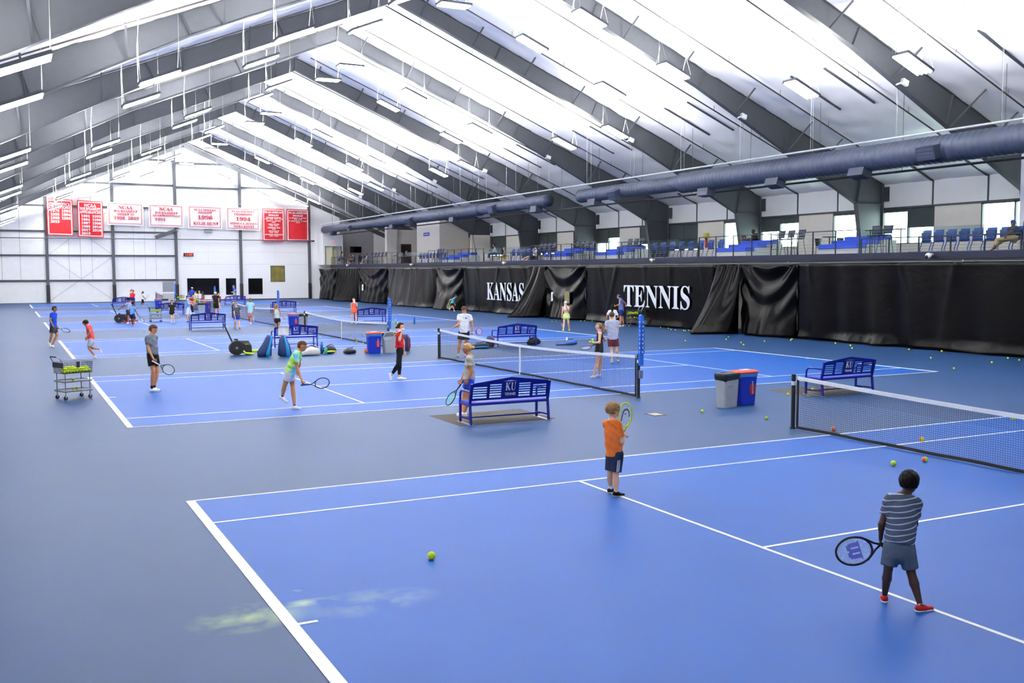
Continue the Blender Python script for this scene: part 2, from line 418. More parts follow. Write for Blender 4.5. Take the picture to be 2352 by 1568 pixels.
# plain white wall of the right part, with openings for windows
WIN = [(15.76,19.19,.6,2.44),(19.91,21.04,.58,2.42),(22.38,23.98,.6,2.4),(24.91,26.54,1.98,3.82)]
yw = YF-.02
def cells(xs, zs_, holes, fn):
    for i in range(len(xs)-1):
        for j in range(len(zs_)-1):
            cx, cz = (xs[i]+xs[i+1])/2, (zs_[j]+zs_[j+1])/2
            if any(h[0] < cx < h[1] and h[2] < cz < h[3] for h in holes): continue
            fn(xs[i], xs[i+1], zs_[j], zs_[j+1])
xs = sorted({COLX[3], 29.4}|{h[0] for h in WIN}|{h[1] for h in WIN}); zz = sorted({0, 3.98}|{h[2] for h in WIN}|{h[3] for h in WIN})
pw = MB()
cells(xs, zz, WIN, lambda a, b, c, d: pw.bx(a, b, yw, yw+.14, c, d))
pw.build('wall_panel', 'whitewall', wf)
for a, b in ((COLX[3], 18.1), (18.1, COLX[4]), (COLX[4], 25.4), (25.4, 29.4)):
    for z0, z1 in ((3.985, 5.3), (5.3, 7.7), (7.7, 9.98)):
        clip_panel(a, b, z0, z1, 'whitewall', yw, .14, g=.004)
for a, b in ((COLX[4], 25.4), (25.4, 29.4)): clip_panel(a, b, 9.98, 18, 'whitewall', yw, .14, g=.004)
clip_panel(29.4, 33.1, 0, 18, 'whitewall', yw, .14)
clip_panel(33.1, 37.2, 0, 18, 'greywall', yw, .14); clip_panel(37.2, XW, 0, 18, 'whitewall', yw, .14)
for i, x in enumerate(COLX):
    zt = roofz(x)-.3
    MB().bx(x-.14, x+.14, yw-.24, yw, 1.82, zt).build('column', 'steel', wf)
    MB().bx(x-.17, x+.17, yw-.27, yw, 0, 1.82).build('column_pad', 'black', wf)
for z in GZ:
    for xa, xb in zip([XL]+COLX[1:3], COLX[1:4]):
        xa2 = max(xa, XR-(ZR-.3-z)/SL)
        if xa2 < xb: MB().bx(xa2, xb, yw-.12, yw, z-.09, z+.09).build('girt', 'darksteel', wf)
for z in (12.3, 14.9):
    xb = min(COLX[4] if z < 13 else 40, XR+(ZR-.3-z)/SL); MB().bx(COLX[3], xb, yw-.12, yw, z-.09, z+.09).build('girt', 'darksteel', wf)
MB().bx(COLX[4], XR+(ZR-.3-12.5)/SL, yw-.12, yw, 12.42, 12.56).build('girt', 'darksteel', wf)
# edge rafters against the end wall
for sx in (-1, 1):
    xe = XW if sx > 0 else XL
    MB().bar((XR, YF-.25, ZR-.6), (xe, YF-.25, roofz(xe)-.6), .2, .45).build('edge_rafter', 'steel', wf)
# cross bracing rods in the second bay
for a, b in (((2.1,0.2),(8.2,4.7)),((8.2,.2),(2.1,4.7)),((2.1,5),(8.2,9.8)),((8.2,5),(2.1,9.8))):
    MB().tube([(a[0],yw-.05,a[1]),(b[0],yw-.05,b[1])], .014, 5).build('brace_rod', 'greymetal', wf)
MB().bx(COLX[3]+.17, 29.4, yw-.02, yw+.0, 0, .1).build('baseboard_far', 'navy', wf)
# small steel outrigger arm left of the middle column and a grey junction box
MB().bar((12.6,98.9,6.85),(14.6,97.6,7.6),.3,.35).build('bracket_arm', 'steel', wf)
MB().bx(17.7,18.5,98.9,yw,7.45,7.85).build('vent_box', 'greymetal', wf)
# far windows (dark glass) with frames
for i, (a, b, c_, d) in enumerate(WIN):
    t = thing('window_%d' % (i+1), 'dark window in the white end wall', None, (a, yw, 0), kind='structure')
    fr = MB(); w_ = b-a
    for q in ((0,w_,c_,c_+.05),(0,w_,d-.05,d),(0,.05,c_,d),(w_-.05,w_,c_,d)): fr.bx(q[0],q[1],-.02,.1,q[2],q[3])
    fr.build('window_frame', 'black', t)
    MB().bx(.05,w_-.05,.05,.07,c_+.05,d-.05).build('window_pane', 'darkglass' if i < 3 else mat('amberglass','#7c733f',.12,var=.35,scale=1.6), t)
# ---- left wall, near wall (behind the photographer)
o = MB().bx(XL-.25, XL, YN, YF, 0, roofz(XL)).build('wall_left', 'wallpanel'); tag(o, 'white side wall', kind='structure')
o = MB().prism([(XL,0),(XW,0),(XW,roofz(XW)),(XR,ZR),(XL,roofz(XL))], 1, YN-.25, YN).build('wall_near', 'wallpanel'); tag(o, 'white end wall', kind='structure')
# ---- right wall above the gallery: white upper panels, beige lower panels, windows beside every column
wr = thing('wall_right', 'beige and white panelled wall behind the gallery', None, (0,0,0), kind='structure')
MB().bx(XW, XW+.2, YN, YF, -.3, DEC).build('wall_base', 'beige', wr)
MB().bx(XW-.06, XW+.1, YN, YF, 6.33, 6.42).build('girt', 'darksteel', wr)
nwin = 5
for i in range(-1, len(FR)):
    y0 = FR[i] if i >= 0 else YN; y1 = FR[i+1] if i+1 < len(FR) else YF
    if y1 < 0: 
        MB().bx(XW, XW+.2, y0, y1, DEC, roofz(XW)).build('wall_panel', 'wallpanel', wr); continue
    c3 = [y0, y0+(y1-y0)*.335, y0+(y1-y0)*.665, y1]
    for a, b in zip(c3[:-1], c3[1:]): MB().bx(XW, XW+.2, a+.03, b-.03, 6.42, roofz(XW)).build('wall_panel', 'wallpanel', wr)
    for y in c3[1:3]: MB().bx(XW-.03, XW+.1, y-.04, y+.04, 6.42, roofz(XW)).build('trim_strip', 'darksteel', wr)
    wa, wb = y0+3.55, y1-3.3      # beige between the windows
    MB().bx(XW, XW+.2, wa, wb, DEC, 6.33).build('wall_panel', 'beige', wr)
    MB().bx(XW, XW+.2, y0, wa, DEC, 4.5).build('wall_panel', 'beige', wr); MB().bx(XW, XW+.2, wb, y1, DEC, 4.5).build('wall_panel', 'beige', wr)
    for (a, b) in ((y0, wa), (wb, y1)):
        if y1 > 72: 
            MB().bx(XW, XW+.2, a, b, 4.5, 6.33).build('wall_panel', 'beige', wr); continue
        t = thing('window_%d' % nwin, 'gallery window with dark frame and roller shade', None, (XW, a, 0), kind='structure'); nwin += 1
        w_ = b-a; near = a == wb
        mid = w_*.5
        fr = MB()
        for q in ((0,w_,4.5,4.56),(0,w_,6.27,6.33),(0,.06,4.5,6.33),(w_-.06,w_,4.5,6.33),(mid-.04,mid+.04,4.5,6.33)): fr.bx(.02,.16,q[0],q[1],q[2],q[3])
        fr.build('window_frame', 'darksteel', t)
        for s0, s1 in ((.06,mid-.04),(mid+.04,w_-.06)): MB().bx(.09,.1,s0,s1,4.56,6.27).build('window_pane', 'glass', t)
        # roller shades pulled down by different amounts: (first sash, second sash), metres
        key = round((y0-24)/9.5)
        sh = {('a',-1):(0.,0.),('b',-1):(.95,.12),('a',0):(.1,.1),('b',0):(.35,.78),('a',1):(.1,.1),('b',1):(1.66,1.66),('a',2):(1.66,1.2),('b',2):(.62,1.0),('a',3):(1.3,1.3),('b',3):(1.6,1.6),('a',4):(1.6,1.2),('b',4):(1.6,1.6)}.get(('b' if near else 'a', key), (.4,.2))
        for (s0, s1), h in zip(((.06,mid-.04),(mid+.04,w_-.06)), sh):
            if h > .02: MB().bx(.04,.06,s0,s1,6.27-h,6.27).build('roller_shade', mat('shade','#3a4546',.8,var=.04), t)
# ---- gallery deck with fascia
deck = MB().bx(31.25, XW, YN, 96.9, 3.62, DEC).build('gallery_deck', 'navy'); tag(deck, 'gallery floor with dark navy fascia', kind='structure')
MB().bx(31.2, 31.27, YN, 96.9, 3.62, 3.9).build('fascia', mat('fascia','#191d32',.6,spec=.2,var=.06), deck)
MB().bx(31.25, 31.55, YN, 96.9, 3.32, 3.62).build('edge_beam', 'black', deck)
# rooms under the gallery are hidden by the curtain: a plain back wall
o = MB().bx(33.5, 33.7, YN, YF, 0, 3.6).build('wall_under_gallery', 'beige'); tag(o, 'beige wall below the gallery', kind='structure')
# white room corner at the right edge of the gallery
o = MB().bx(34.2, XW, 4.6, float(PL(2342, 480, 0, 34.2)[1]), DEC, roofz(34.2)-.4).build('wall_gallery_near', 'whitewall'); tag(o, 'white room corner at the near end of the gallery', kind='structure')
# rooms at the far end of the gallery
def room(nm, x0, x1, y0, y1, z1, m='beige', lab='beige room block on the far gallery'):
    o = MB().bx(x0, x1, y0, y1, DEC, z1).build(nm, m); return tag(o, lab, kind='structure')
P1 = PL(1010, 600, 0, 35.); P2 = PL(958, 600, 0, 35.); P3_ = PL(1083, 590, 1, 71.4)
room('wall_gallery_a', P3_[0], XW, 71.4, 71.7, 6.55, lab='beige partition wall across the gallery')
yb = P1[1]; xb = PL(1076, 590, 1, yb)[0]
room('wall_gallery_b', 35., xb, yb, P2[1], 8.9, lab='tall beige room block on the gallery')
room('wall_gallery_c', xb-.1, XW, yb+.3, yb+.6, 6.4, lab='beige wall beside the tall block')
yd = P2[1]-1.0; yd = 85.; xa = PL(912, 590, 1, yd)[0]; xc = PL(960, 590, 1, yd)[0]
room('wall_gallery_d', xa, xc+.5, yd, yd+.2, 7.5, lab='beige wall with a dark door on the far gallery')
xp = PL(889, 590, 1, yd-.6)[0]
room('wall_gallery_e', xp, PL(912.5, 590, 1, yd-.6)[0], yd-.6, yd, 8.4, lab='beige pillar on the far gallery')
d0, d1 = PL(921, 605, 1, yd)[0], PL(944, 560, 1, yd)
t = thing('door_1', 'dark brown door in the beige gallery wall', None, (d0, yd-.05, DEC), kind='structure')
MB().bx(0, d1[0]-d0, 0, .05, 0, 2.12).build('door_frame', 'darksteel', t); MB().bx(.06, d1[0]-d0-.06, -.03, .01, 0, 2.05).build('door_leaf', mat('brown','#33201c',.5), t)
MB().bx(d1[0]-d0-.2, d1[0]-d0-.14, -.06, -.03, .9, 1.1).build('door_handle', 'chrome', t)
# white vestibule with a bright doorway and exit sign
a, b = PL(742.5, 600, 1, 97.)[0], PL(788, 600, 1, 97.)[0]; da, db = PL(747, 600, 1, 97.)[0], PL(785, 600, 1, 97.)[0]
o = MB().bx(a, da, 97, 97.2, DEC, 7.46).bx(db, b, 97, 97.2, DEC, 7.46).bx(da, db, 97, 97.2, 6.03, 7.46).bx(b-.1, b, 97.2, YF, DEC, 7.46).bx(a, a+.1, 97.2, YF, DEC, 7.46).build('wall_vestibule', 'whitewall'); tag(o, 'white vestibule around the bright gallery doorway', kind='structure')
t = thing('door_2', 'open double doorway with pale door leaf on the far gallery', None, (da, 97.1, DEC), kind='structure')
w_ = db-da
MB().bx(0,.05,-.12,.12,0,2.13).bx(w_-.05,w_,-.12,.12,0,2.13).bx(0,w_,-.12,.12,2.08,2.13).build('door_frame','darksteel',t)
MB().bx(.05,w_*.45,.0,.05,0,2.08).build('door_leaf', mat('paledoor','#e8e6c8',.5), t); MB().bx(w_*.55,w_*.8,.6,.65,0,2.08).build('door_leaf', 'paledoor', t)
e = PL(765, 554, 1, 96.95); t = thing('exit_sign', 'small lit red exit sign above the white gallery doorway', 'sign', (e[0], 96.99, e[2]))
MB().bx(-.22,.22,-.05,0,-.12,.12).build('housing', 'white', t); letters('lettering', 'EXIT', 'exitred', t, (0,-.055,0), (1,0,0), (0,0,1), width=.36, bold=False)
# ---- suspended high bay light fixtures, tilted with the roof
def fixture(tilt):
    t = thing('light_fixture', '', 'light', (0,0,0)); ca, sa = math.cos(tilt), math.sin(tilt)
    ex, ey, ez = np.array([ca,0,-sa]), np.array([0,1.,0]), np.array([sa,0,ca])
    hx, hy = .7, .37
    fr = MB()
    for s in (-1,1):
        fr.obb(ey*s*hy, ex*hx, ey*.02, ez*.045); fr.obb(ex*s*hx, ex*.02, ey*hy, ez*.045)
    fr.build('housing', 'darksteel', t)
    MB().obb(ez*.02, ex*hx, ey*hy, ez*.008).build('reflector', 'white', t)
    for k in range(4):
        MB().obb(ey*(-.27+.18*k)-ez*.062, ex*(hx-.03), ey*.03, ez*.03).build('tube_lamp', 'lamp', t)
    MB().obb(ez*.035, ex*(hx-.05), ey*.2, ez*.006).build('uplight', 'lampup', t)
    for s in (-1,1):
        p = ex*s*hx
        for q in (-1,1): MB().tube([p+ey*q*hy, p+np.array([0,0,.9+s*sa*.0])], .005, 4).build('cable', 'cable', t)
        MB().tube([p+np.array([0,0,.9]), p+np.array([0,0,2.25])], .005, 4).build('cable', 'cable', t)
    MB().tube([ex*-hx+ey*.2, ex*-hx*1.05+np.array([0,.1,1.2]), ex*-hx*.9+np.array([0,0,2.2])], .012, 4).build('power_cord', 'cable', t)
    return t
_fx = {}
def put_fixture(x, y, d=2.4):
    k = 0 if abs(x-XR) < 1 else (1 if x > XR else -1); tl = math.atan(SL)*k
    side = {0:'along the ridge',1:'over the gallery side',-1:'over the left side'}[k]
    o = _fx[k] if k in _fx and _fx[k]['used'] == 0 else (copy_tree(_fx[k]) if k in _fx else fixture(tl))
    if k not in _fx: _fx[k] = o
    o['used'] = 1
    place(o, (x, y, roofz(x)-d if k else 14.7), 0, 'bright four-tube hanging light, %s from the camera in the %s line from the left wall' % (SPN[YI], SPN[XI]), 'suspended light fixtures '+side)
for XI, x in enumerate((2.72, 7.28, 11.6, 15.66, 19.5, 23.7), 1):
    for YI, y in enumerate((2.0, 7.0, 21.2, 26.2, 40.7, 45.0, 59.4, 64.6, 78.7, 83.0, 96.9)): put_fixture(x, y)
for XI, x in ((0, -1.65), (7, 26.7)):
    for YI, y in enumerate((-8.0, -2.5, 11.2, 16.7, 30.4, 35.7, 49.0, 54.2, 68.1, 73.6, 87.3, 92.0)): put_fixture(x, y)
for o in bpy.data.objects:
    if 'used' in o: del o['used']
# ================================================================ objects
ORD = ['first','second','third','fourth','fifth','sixth','seventh','eighth','ninth','tenth','eleventh','twelfth','thirteenth','fourteenth','fifteenth','sixteenth','seventeenth','eighteenth','nineteenth','twentieth']
def nth(i): return ORD[i] if i < 20 else '%dth' % (i+1)
# ---- long spiral air ducts along the gallery edge, with square diffusers
mat('ductdark', '#2c3448', .5, var=.06)
DX, DZ = 30.5, 7.85
def duct(nm, label, secs, outs):
    t = thing(nm, label, 'duct', (DX, secs[0][0], DZ))
    yo = secs[0][0]
    for (a, b, r) in secs:
        n = max(2, int((b-a)/.28)); rings = []; N = 20
        for i in range(n+1):
            y = a+(b-a)*i/n-yo
            for q, e in ((-.02, 0), (0, .012), (.02, 0)):
                if (i == 0 and q < 0) or (i == n and q > 0): continue
                rings.append([((r+e)*math.cos(2*math.pi*k/N), y+q, (r+e)*math.sin(2*math.pi*k/N)) for k in range(N)])
        MB().loft(rings).build('duct_section', 'duct', t, smooth=True)
    for (y, r, ang) in outs:
        d = V3(math.cos(ang), 0, math.sin(ang)); s = V3(-math.sin(ang), 0, math.cos(ang)); c = V3(0, y-yo, 0)
        o = MB().obb(c+d*(r+.1), d*.22, V3(0,.42,0), s*.26).build('diffuser', 'ductdark', t)
        for k in (-1, 0, 1): MB().obb(c+d*(r+.325)+s*.13*k, d*.012, V3(0,.38,0), s*.035).build('louvre', 'duct', o)
    for y in np.arange(secs[0][0]+1.5, secs[-1][1], 4.75):
        MB().tube([(0, y-yo, 0), (0, y-yo, roofz(DX)-DZ-.05)], .01, 4).build('hanger_rod', 'greymetal', t)
    return t
duct('air_duct', 'large grey-blue spiral air duct nearer the right edge of the photo', [(-10,29.6,.54),(29.6,40.2,.41)], [(13.1,.54,math.pi*1.08),(17.0,.5,-1.9),(22.2,.5,-1.9),(27.5,.54,-1.7),(35.6,.41,math.pi*1.15),(38.5,.38,-1.7)])
duct('air_duct', 'long grey spiral air duct running to the far end of the gallery', [(44.4,55,.4),(55,78,.47),(78,96.6,.4)], [(46,.4,-1.7),(52,.4,math.pi*1.1),(60,.44,-1.7),(68.5,.47,math.pi*1.15),(74,.44,-1.7),(86,.4,math.pi*1.15),(93,.38,-1.7)])
t = thing('sprinkler_main', 'brown sprinkler main pipe running low along the gallery', 'pipe', (31.42, -10, 7.27))
MB().tube([(0,0,0),(0,108,0)], .05, 8).build('pipe_run', 'pipe', t)
for y in np.arange(2, 108, 4.75): MB().tube([(0,y,0),(0,y,roofz(31.42)-7.35)], .012, 4).build('hanger_rod', 'pipe', t)
t = thing('conduit_pipe', 'pale conduit pipe running above the air ducts', 'pipe', (29.9, -10, 8.45))
MB().tube([(0,0,0),(0,106,0)], .045, 8).build('pipe_run', 'paintpipe', t)
for y in np.arange(1, 106, 4.75): MB().tube([(0,y,0),(0,y,roofz(29.9)-8.55)], .01, 4).build('hanger_rod', 'paintpipe', t)
# small white floodlights at the beam ends
fl = None; k = 0
for i, y in enumerate(FR):
    if 5 < y < 82:
        if fl is None:
            fl = thing('floodlight', '', 'floodlight'); MB().bar((0,0,0),(0,-.3,.05),.05,.05).build('arm','white',fl)
            MB().obb((0,-.42,.02),(.14,0,-.05),(0,.07,0),(.03,0,.1)).build('lamp_head','white',fl); MB().obb((-.15,-.42,.07),(.012,0,-.004),(0,.06,0),(.02,0,.08)).build('lens','chrome',fl); o = fl
        else: o = copy_tree(fl)
        place(o, (29.4, y-.15, roofz(29.4)-1.3), 0, 'small white floodlight on the %s grey frame from the camera' % nth(k), 'floodlights on the frames'); k += 1
# ---- black vinyl curtain along the gallery side, in panels
mat('vinyl', '#020203', .24, spec=.08, var=.25, scale=.7, bump=.35, bscale=3.)
mat('vinylgrey', '#030304', .24, spec=.07, var=.2, scale=.7, bump=.35, bscale=3.)
CX = 30.6
def curtain(label, y0, y1, kind, bulge=0., top=3.45, seed=0, m='vinyl', amp=.05, hole=None):
    r_ = np.random.default_rng(seed); n = max(10, int((y1-y0)*7)); nv = 26
    ph = r_.uniform(0, 6.28, 8); fq = r_.uniform(.9, 2.2, 4); L = y1-y0
    def fn(u, v):
        y = y0+u*L; z = top*(1-v)+.02; d = 0.
        if kind == 'flat':
            for i in range(3): d += amp*(.25+v*.75)*math.sin(y*fq[i]*2.1+ph[i]+v*1.3)/(1+i*.6)
            for i in range(5):
                yc = y0+L*(i+.5+.3*math.sin(ph[i]))/5; d += .09*math.exp(-((y-yc-(v-.1)*1.2*math.sin(ph[i]*3))/.12)**2)*math.exp(-v*2.2)
            d += max(0, v-.9)*1.6*(.6+.5*math.sin(y*1.1+ph[4])+.3*math.sin(y*2.7+ph[5]))
        elif kind == 'swag':
            g = v-.42*(1-(2*u-1)**2); d += .13*math.sin(g*17+ph[0])*max(0, 1-v*1.1)
            d += .06*math.sin(y*5+ph[1])*v+.35*v*v*(1-(2*u-1)**2)
        else:
            d += .13*math.sin(u*L*7.5+ph[0]+v)+.06*math.sin(u*L*15+ph[1])
            d += .3*max(0, v-.88)*6*(.4+.4*math.sin(u*9+ph[2]))
        d += bulge*math.sin(math.pi*min(1,max(0,u)))**.7*v**1.3
        zz = z
        if kind == 'swag': zz = z-.10*(1-v)*(1-(2*u-1)**2)
        return (CX-d-.02, y, max(.02, zz))
    o = MB().grid(fn, n, nv).build('curtain', m, None, smooth=True)
    sm = o.modifiers.new('thickness', 'SOLIDIFY'); sm.thickness = .012
    return tag(o, label, 'curtain', 'black curtain panels along the gallery')
curtain('black vinyl curtain panel at the right edge of the photo', 2, 20.9, 'flat', .15, seed=1, amp=.08)
curtain('swagged black curtain right of the TENNIS panel', 20.9, 24.8, 'swag', .3, seed=2, m='vinylgrey')
curtain('gathered black curtain bunch right of the TENNIS panel', 24.8, 27.0, 'bunch', 2.2, seed=3)
cT = curtain('black curtain panel lettered TENNIS', 27.0, 39.7, 'flat', .1, seed=4, amp=.02)
curtain('swagged black curtain with a doorway between KANSAS and TENNIS', 39.7, 45.0, 'swag', .3, seed=5, m='vinylgrey')
curtain('gathered black curtain bunch right of the KANSAS panel', 45.0, 47.4, 'bunch', 2.0, seed=6)
cK = curtain('black curtain panel lettered KANSAS', 47.4, 58.5, 'flat', .1, seed=7, amp=.02)
curtain('swagged black curtain left of the KANSAS panel', 58.5, 64.1, 'swag', .8, seed=8, m='vinylgrey')
curtain('black curtain panel third from the far wall', 64.1, 76.3, 'flat', .9, seed=9)
curtain('swagged black curtain near the far wall', 76.3, 84.5, 'swag', .3, seed=10, m='vinylgrey')
curtain('gathered black curtain second from the far wall', 84.5, 92.5, 'bunch', 1.2, seed=11)
curtain('black curtain panel against the far white wall', 92.5, 99., 'swag', .3, seed=12, m='vinylgrey')
mat('letterwhite', '#dfe3ec', .45, var=.03)
for nm, par, ya, yb, za, zb in (('KANSAS', cK, 53.9, 47.9, .98, 2.32), ('TENNIS', cT, 35.2, 28.85, 1.05, 2.34)):
    n = len(nm); 
    o = letters('lettering', nm, 'letterwhite', par, (CX-.14, (ya+yb)/2, (za+zb)/2), (0,-1,0), (0,0,1), width=ya-yb, height=zb-za, extrude=.01)
# paper notices and the door window behind the swag
for px, py, lab in ((833, 660, 'small white paper notice on the far black curtain'), (1270, 681, 'small white paper notice left of the curtain doorway')):
    p = PL(px, py, 0, CX-.25)
    t = thing('paper_notice', lab, 'notice', p); MB().bx(-.012,0,-.22,.22,-.3,.3).build('sheet','white',t); MB().bx(-.016,-.012,-.1,.1,-.1,.12).build('print', mat('print','#9aa39c',.7), t)
p = PL(1303, 682, 0, CX-.35)
t = thing('curtain_window', 'small tan vision panel in the black curtain doorway', 'panel', p)
MB().bx(-.03,0,-.34,.34,-.42,.42).build('frame','black',t); MB().bx(-.04,-.03,-.3,.3,-.38,.38).build('pane',mat('khaki','#756a49',.4,var=.2),t)
t = thing('wall_socket_box', 'small cream box at the edge of the far black curtain', 'box', PL(713.5, 641, 0, 30.1)); MB().cbx(-.1,.1,-.2,.2,-.18,.18,.03).build('cover', mat('cream','#d9d2b4',.5), t); MB().bx(-.12,-.1,-.08,.08,-.06,.06).build('plate','white',t)
# top cable of the curtain
t = thing('curtain_cable', 'thin steel cable carrying the black curtain', 'cable', (CX, 2, 3.5)); MB().tube([(0,0,0),(0,97,0)], .012, 5).build('wire','greymetal',t)
for y in np.arange(.5, 97, 9.5): MB().bx(-.03,.7,y-.03,y+.03,-.02,.06).build('bracket','greymetal',t)
# ---- banners hung in front of the end wall
mat('bannerred', '#c01620', .7, var=.1, scale=1.2); mat('bannerwhite', '#f6f5f6', .7, var=.02, scale=1.2); mat('letterred', '#b3202c', .7, var=.03)
YB = 98.55; BF = (YB-CAM[1])/(97.5-CAM[1])   # banners hang just in front of the wall columns
def banner(label, x0, x1, z0, z1, base, ink, lines, sk=0.):
    x0, x1 = (CAM[0]+(q-CAM[0])*BF for q in (x0, x1)); z0, z1 = (CAM[2]+(q-CAM[2])*BF for q in (z0, z1))
    cx = (x0+x1)/2; w_, h_ = x1-x0, z1-z0
    t = thing('banner', label, 'banner', (cx, YB, z0), group='championship banners')
    r_ = np.random.default_rng(int(x0*10)+50); ph = r_.uniform(0, 6, 3)
    def dy(u, v): return .03*math.sin(u*7+ph[0])*(1-v)+.02*math.sin(u*15+v*3+ph[1])*(1-v)
    def sheet(a, b, c, d, off, m, nm):
        MB().grid(lambda u, v: (a+(b-a)*u, dy((a+(b-a)*u)/w_, (c+(d-c)*v)/h_)-off, c+(d-c)*v-sk*((a+(b-a)*u)/w_)), 14, 10).build(nm, m, t, smooth=True)
    sheet(-w_/2, w_/2, 0, h_, 0, base, 'cloth')
    e = .09 if base == 'bannerred' else .13; bw = .09 if base == 'bannerred' else .05
    for q in ((-w_/2+e, w_/2-e, e, e+bw), (-w_/2+e, w_/2-e, h_-e-bw, h_-e), (-w_/2+e, -w_/2+e+bw, e, h_-e), (w_/2-e-bw, w_/2-e, e, h_-e)): sheet(*q, .012, ink, 'border')
    if base == 'bannerwhite':
        e += .1
        for q in ((-w_/2+e, w_/2-e, e, e+.02), (-w_/2+e, w_/2-e, h_-e-.02, h_-e), (-w_/2+e, -w_/2+e+.02, e, h_-e), (w_/2-e-.02, w_/2-e, e, h_-e)): sheet(*q, .012, ink, 'border')
    for (s, fx, fz, fw, fh) in lines:
        letters('lettering', s, ink, t, (fx*w_, -.07, h_*(1-fz)-sk*fx), (1,0,-sk/w_), (0,0,1), width=fw*w_, height=fh*h_, extrude=.006, weight=.012)
    for s in (-1, 1): MB().tube([(s*w_/2*.96,0,h_),(s*w_/2*.96,0,h_+.25)], .012, 4).build('tie','cable',t)
    return t
def cols(rows, z0, dz, fh, xl=-.19, xr=.24, fw=.34):
    out = []
    for i, r in enumerate(rows):
        for s, x in zip(r, (xl, xr)):
            if s: out.append((s, x, z0+i*dz, fw, fh))
    return out
banner('red banner reading CONFERENCE CHAMPIONS, leftmost in the row', 1.99, 4.41, 6.88, 10.55, 'bannerred', 'bannerwhite', [('CONFERENCE',0,.14,.8,.075),('CHAMPIONS',0,.225,.8,.08)]+cols([('1979','1992'),('1993','1994'),('1995','1996'),('2019','')],.32,.1,.075), .06)
banner('red banner reading NCAA TOURNAMENT APPEARANCES', 4.85, 7.27, 6.74, 10.45, 'bannerred', 'bannerwhite', [('NCAA',0,.125,.48,.09),('TOURNAMENT',0,.22,.8,.075),('APPEARANCES',0,.31,.82,.075)]+cols([('1992','1993'),('1994','1996'),('1997','1998'),('1999','2016'),('2017','2018'),('2019','')],.42,.096,.07), .06)
banner('white banner reading NCAA TOURNAMENT SWEET 16', 7.71, 11.23, 8.02, 10.38, 'bannerwhite', 'letterred', [('NCAA',0,.22,.4,.15),('TOURNAMENT',0,.385,.66,.1),('SWEET 16',0,.52,.46,.1),('1998  2019',.02,.68,.7,.14)], .07)
banner('white banner reading NCAA TOURNAMENT QUARTERFINALS', 11.77, 15.29, 7.91, 10.3, 'bannerwhite', 'letterred', [('NCAA',0,.21,.4,.15),('TOURNAMENT',0,.38,.66,.1),('QUARTERFINALS',0,.51,.78,.1),('1994',-.18,.67,.3,.13)], .07)
banner('white banner reading NCAA SINGLES FINALIST 1996', 15.75, 19.31, 7.79, 10.25, 'bannerwhite', 'letterred', [('NCAA SINGLES',0,.18,.64,.09),('FINALIST',0,.3,.4,.09),('1996',0,.5,.44,.17),('KYLIE HUNT',.02,.77,.74,.13)], .07)
banner('white banner reading NCAA DOUBLES CHAMPIONS 1994', 19.78, 23.42, 7.71, 10.16, 'bannerwhite', 'letterred', [('NCAA DOUBLES',0,.17,.68,.09),('CHAMPIONS',0,.3,.54,.09),('1994',0,.5,.44,.17),('REBECCA JENSEN',.01,.71,.8,.1),('NORA KOVES',.02,.84,.6,.1)], .07)
banner('red singles honours banner, second from the right in the row', 23.73, 26.17, 6.54, 10.13, 'bannerred', 'bannerwhite', [('ITA ALL-AMERICANS',0,.11,.82,.06),('SINGLES',0,.2,.46,.055),('EVELINE HAMERS',0,.275,.68,.04),('1989  1990  1991  1992',0,.315,.82,.028),('REBECCA JENSEN',0,.375,.66,.04),('1994',0,.42,.18,.028),('NORA KOVES',0,.48,.5,.04),('1994  1995',0,.525,.4,.028),('CHRISTIE SIM',0,.585,.58,.04),('1994',0,.63,.18,.028),('KYLIE HUNT',0,.69,.46,.04),('1995  1996',0,.735,.4,.028),('ANASTASIYA RYCHAGOVA',0,.795,.82,.04),('2017  2018',0,.84,.4,.028)], .02)
banner('red doubles honours banner, rightmost in the row', 26.44, 28.95, 6.57, 10.13, 'bannerred', 'bannerwhite', [('ITA ALL-AMERICANS',0,.11,.82,.06),('DOUBLES',0,.2,.46,.055),('R. JENSEN / N. KOVES',0,.275,.76,.04),('1993  1994',0,.315,.38,.028),('N. SMAGINA / J. NGO',0,.37,.82,.04),('2019',0,.415,.18,.028)], .02)
t = thing('banner_cable', 'thin cable carrying the row of banners', 'cable', (1.5, YB, 10.86)); MB().tube([(0,0,.06),(13.5,0,-.15),(27.8,0,-.35)], .012, 5).build('wire','cable',t)
t = thing('wall_cable', 'dark horizontal cable stretched across the far end below the banners', 'cable', (-7.9, YB-.45, 6.6)); MB().tube([(0,0,0),(37.6,0,.07)], .045, 5).build('wire','darksteel',t)
for s in (0, 37.6): MB().bx(s-.06,s+.06,0,.9,-.05,.1).build('bracket','darksteel',t)
# digital clock
t = thing('digital_clock', 'black digital clock with red digits on the end wall', 'clock', (15.97, yw-.12, 5.02))
MB().bx(-.52,.52,0,.12,-.18,.18).build('housing','black',t); letters('lettering', '11:00', 'digits', t, (.05,-.006,0), (1,0,0), (0,0,1), width=.72, height=.22, bold=False)
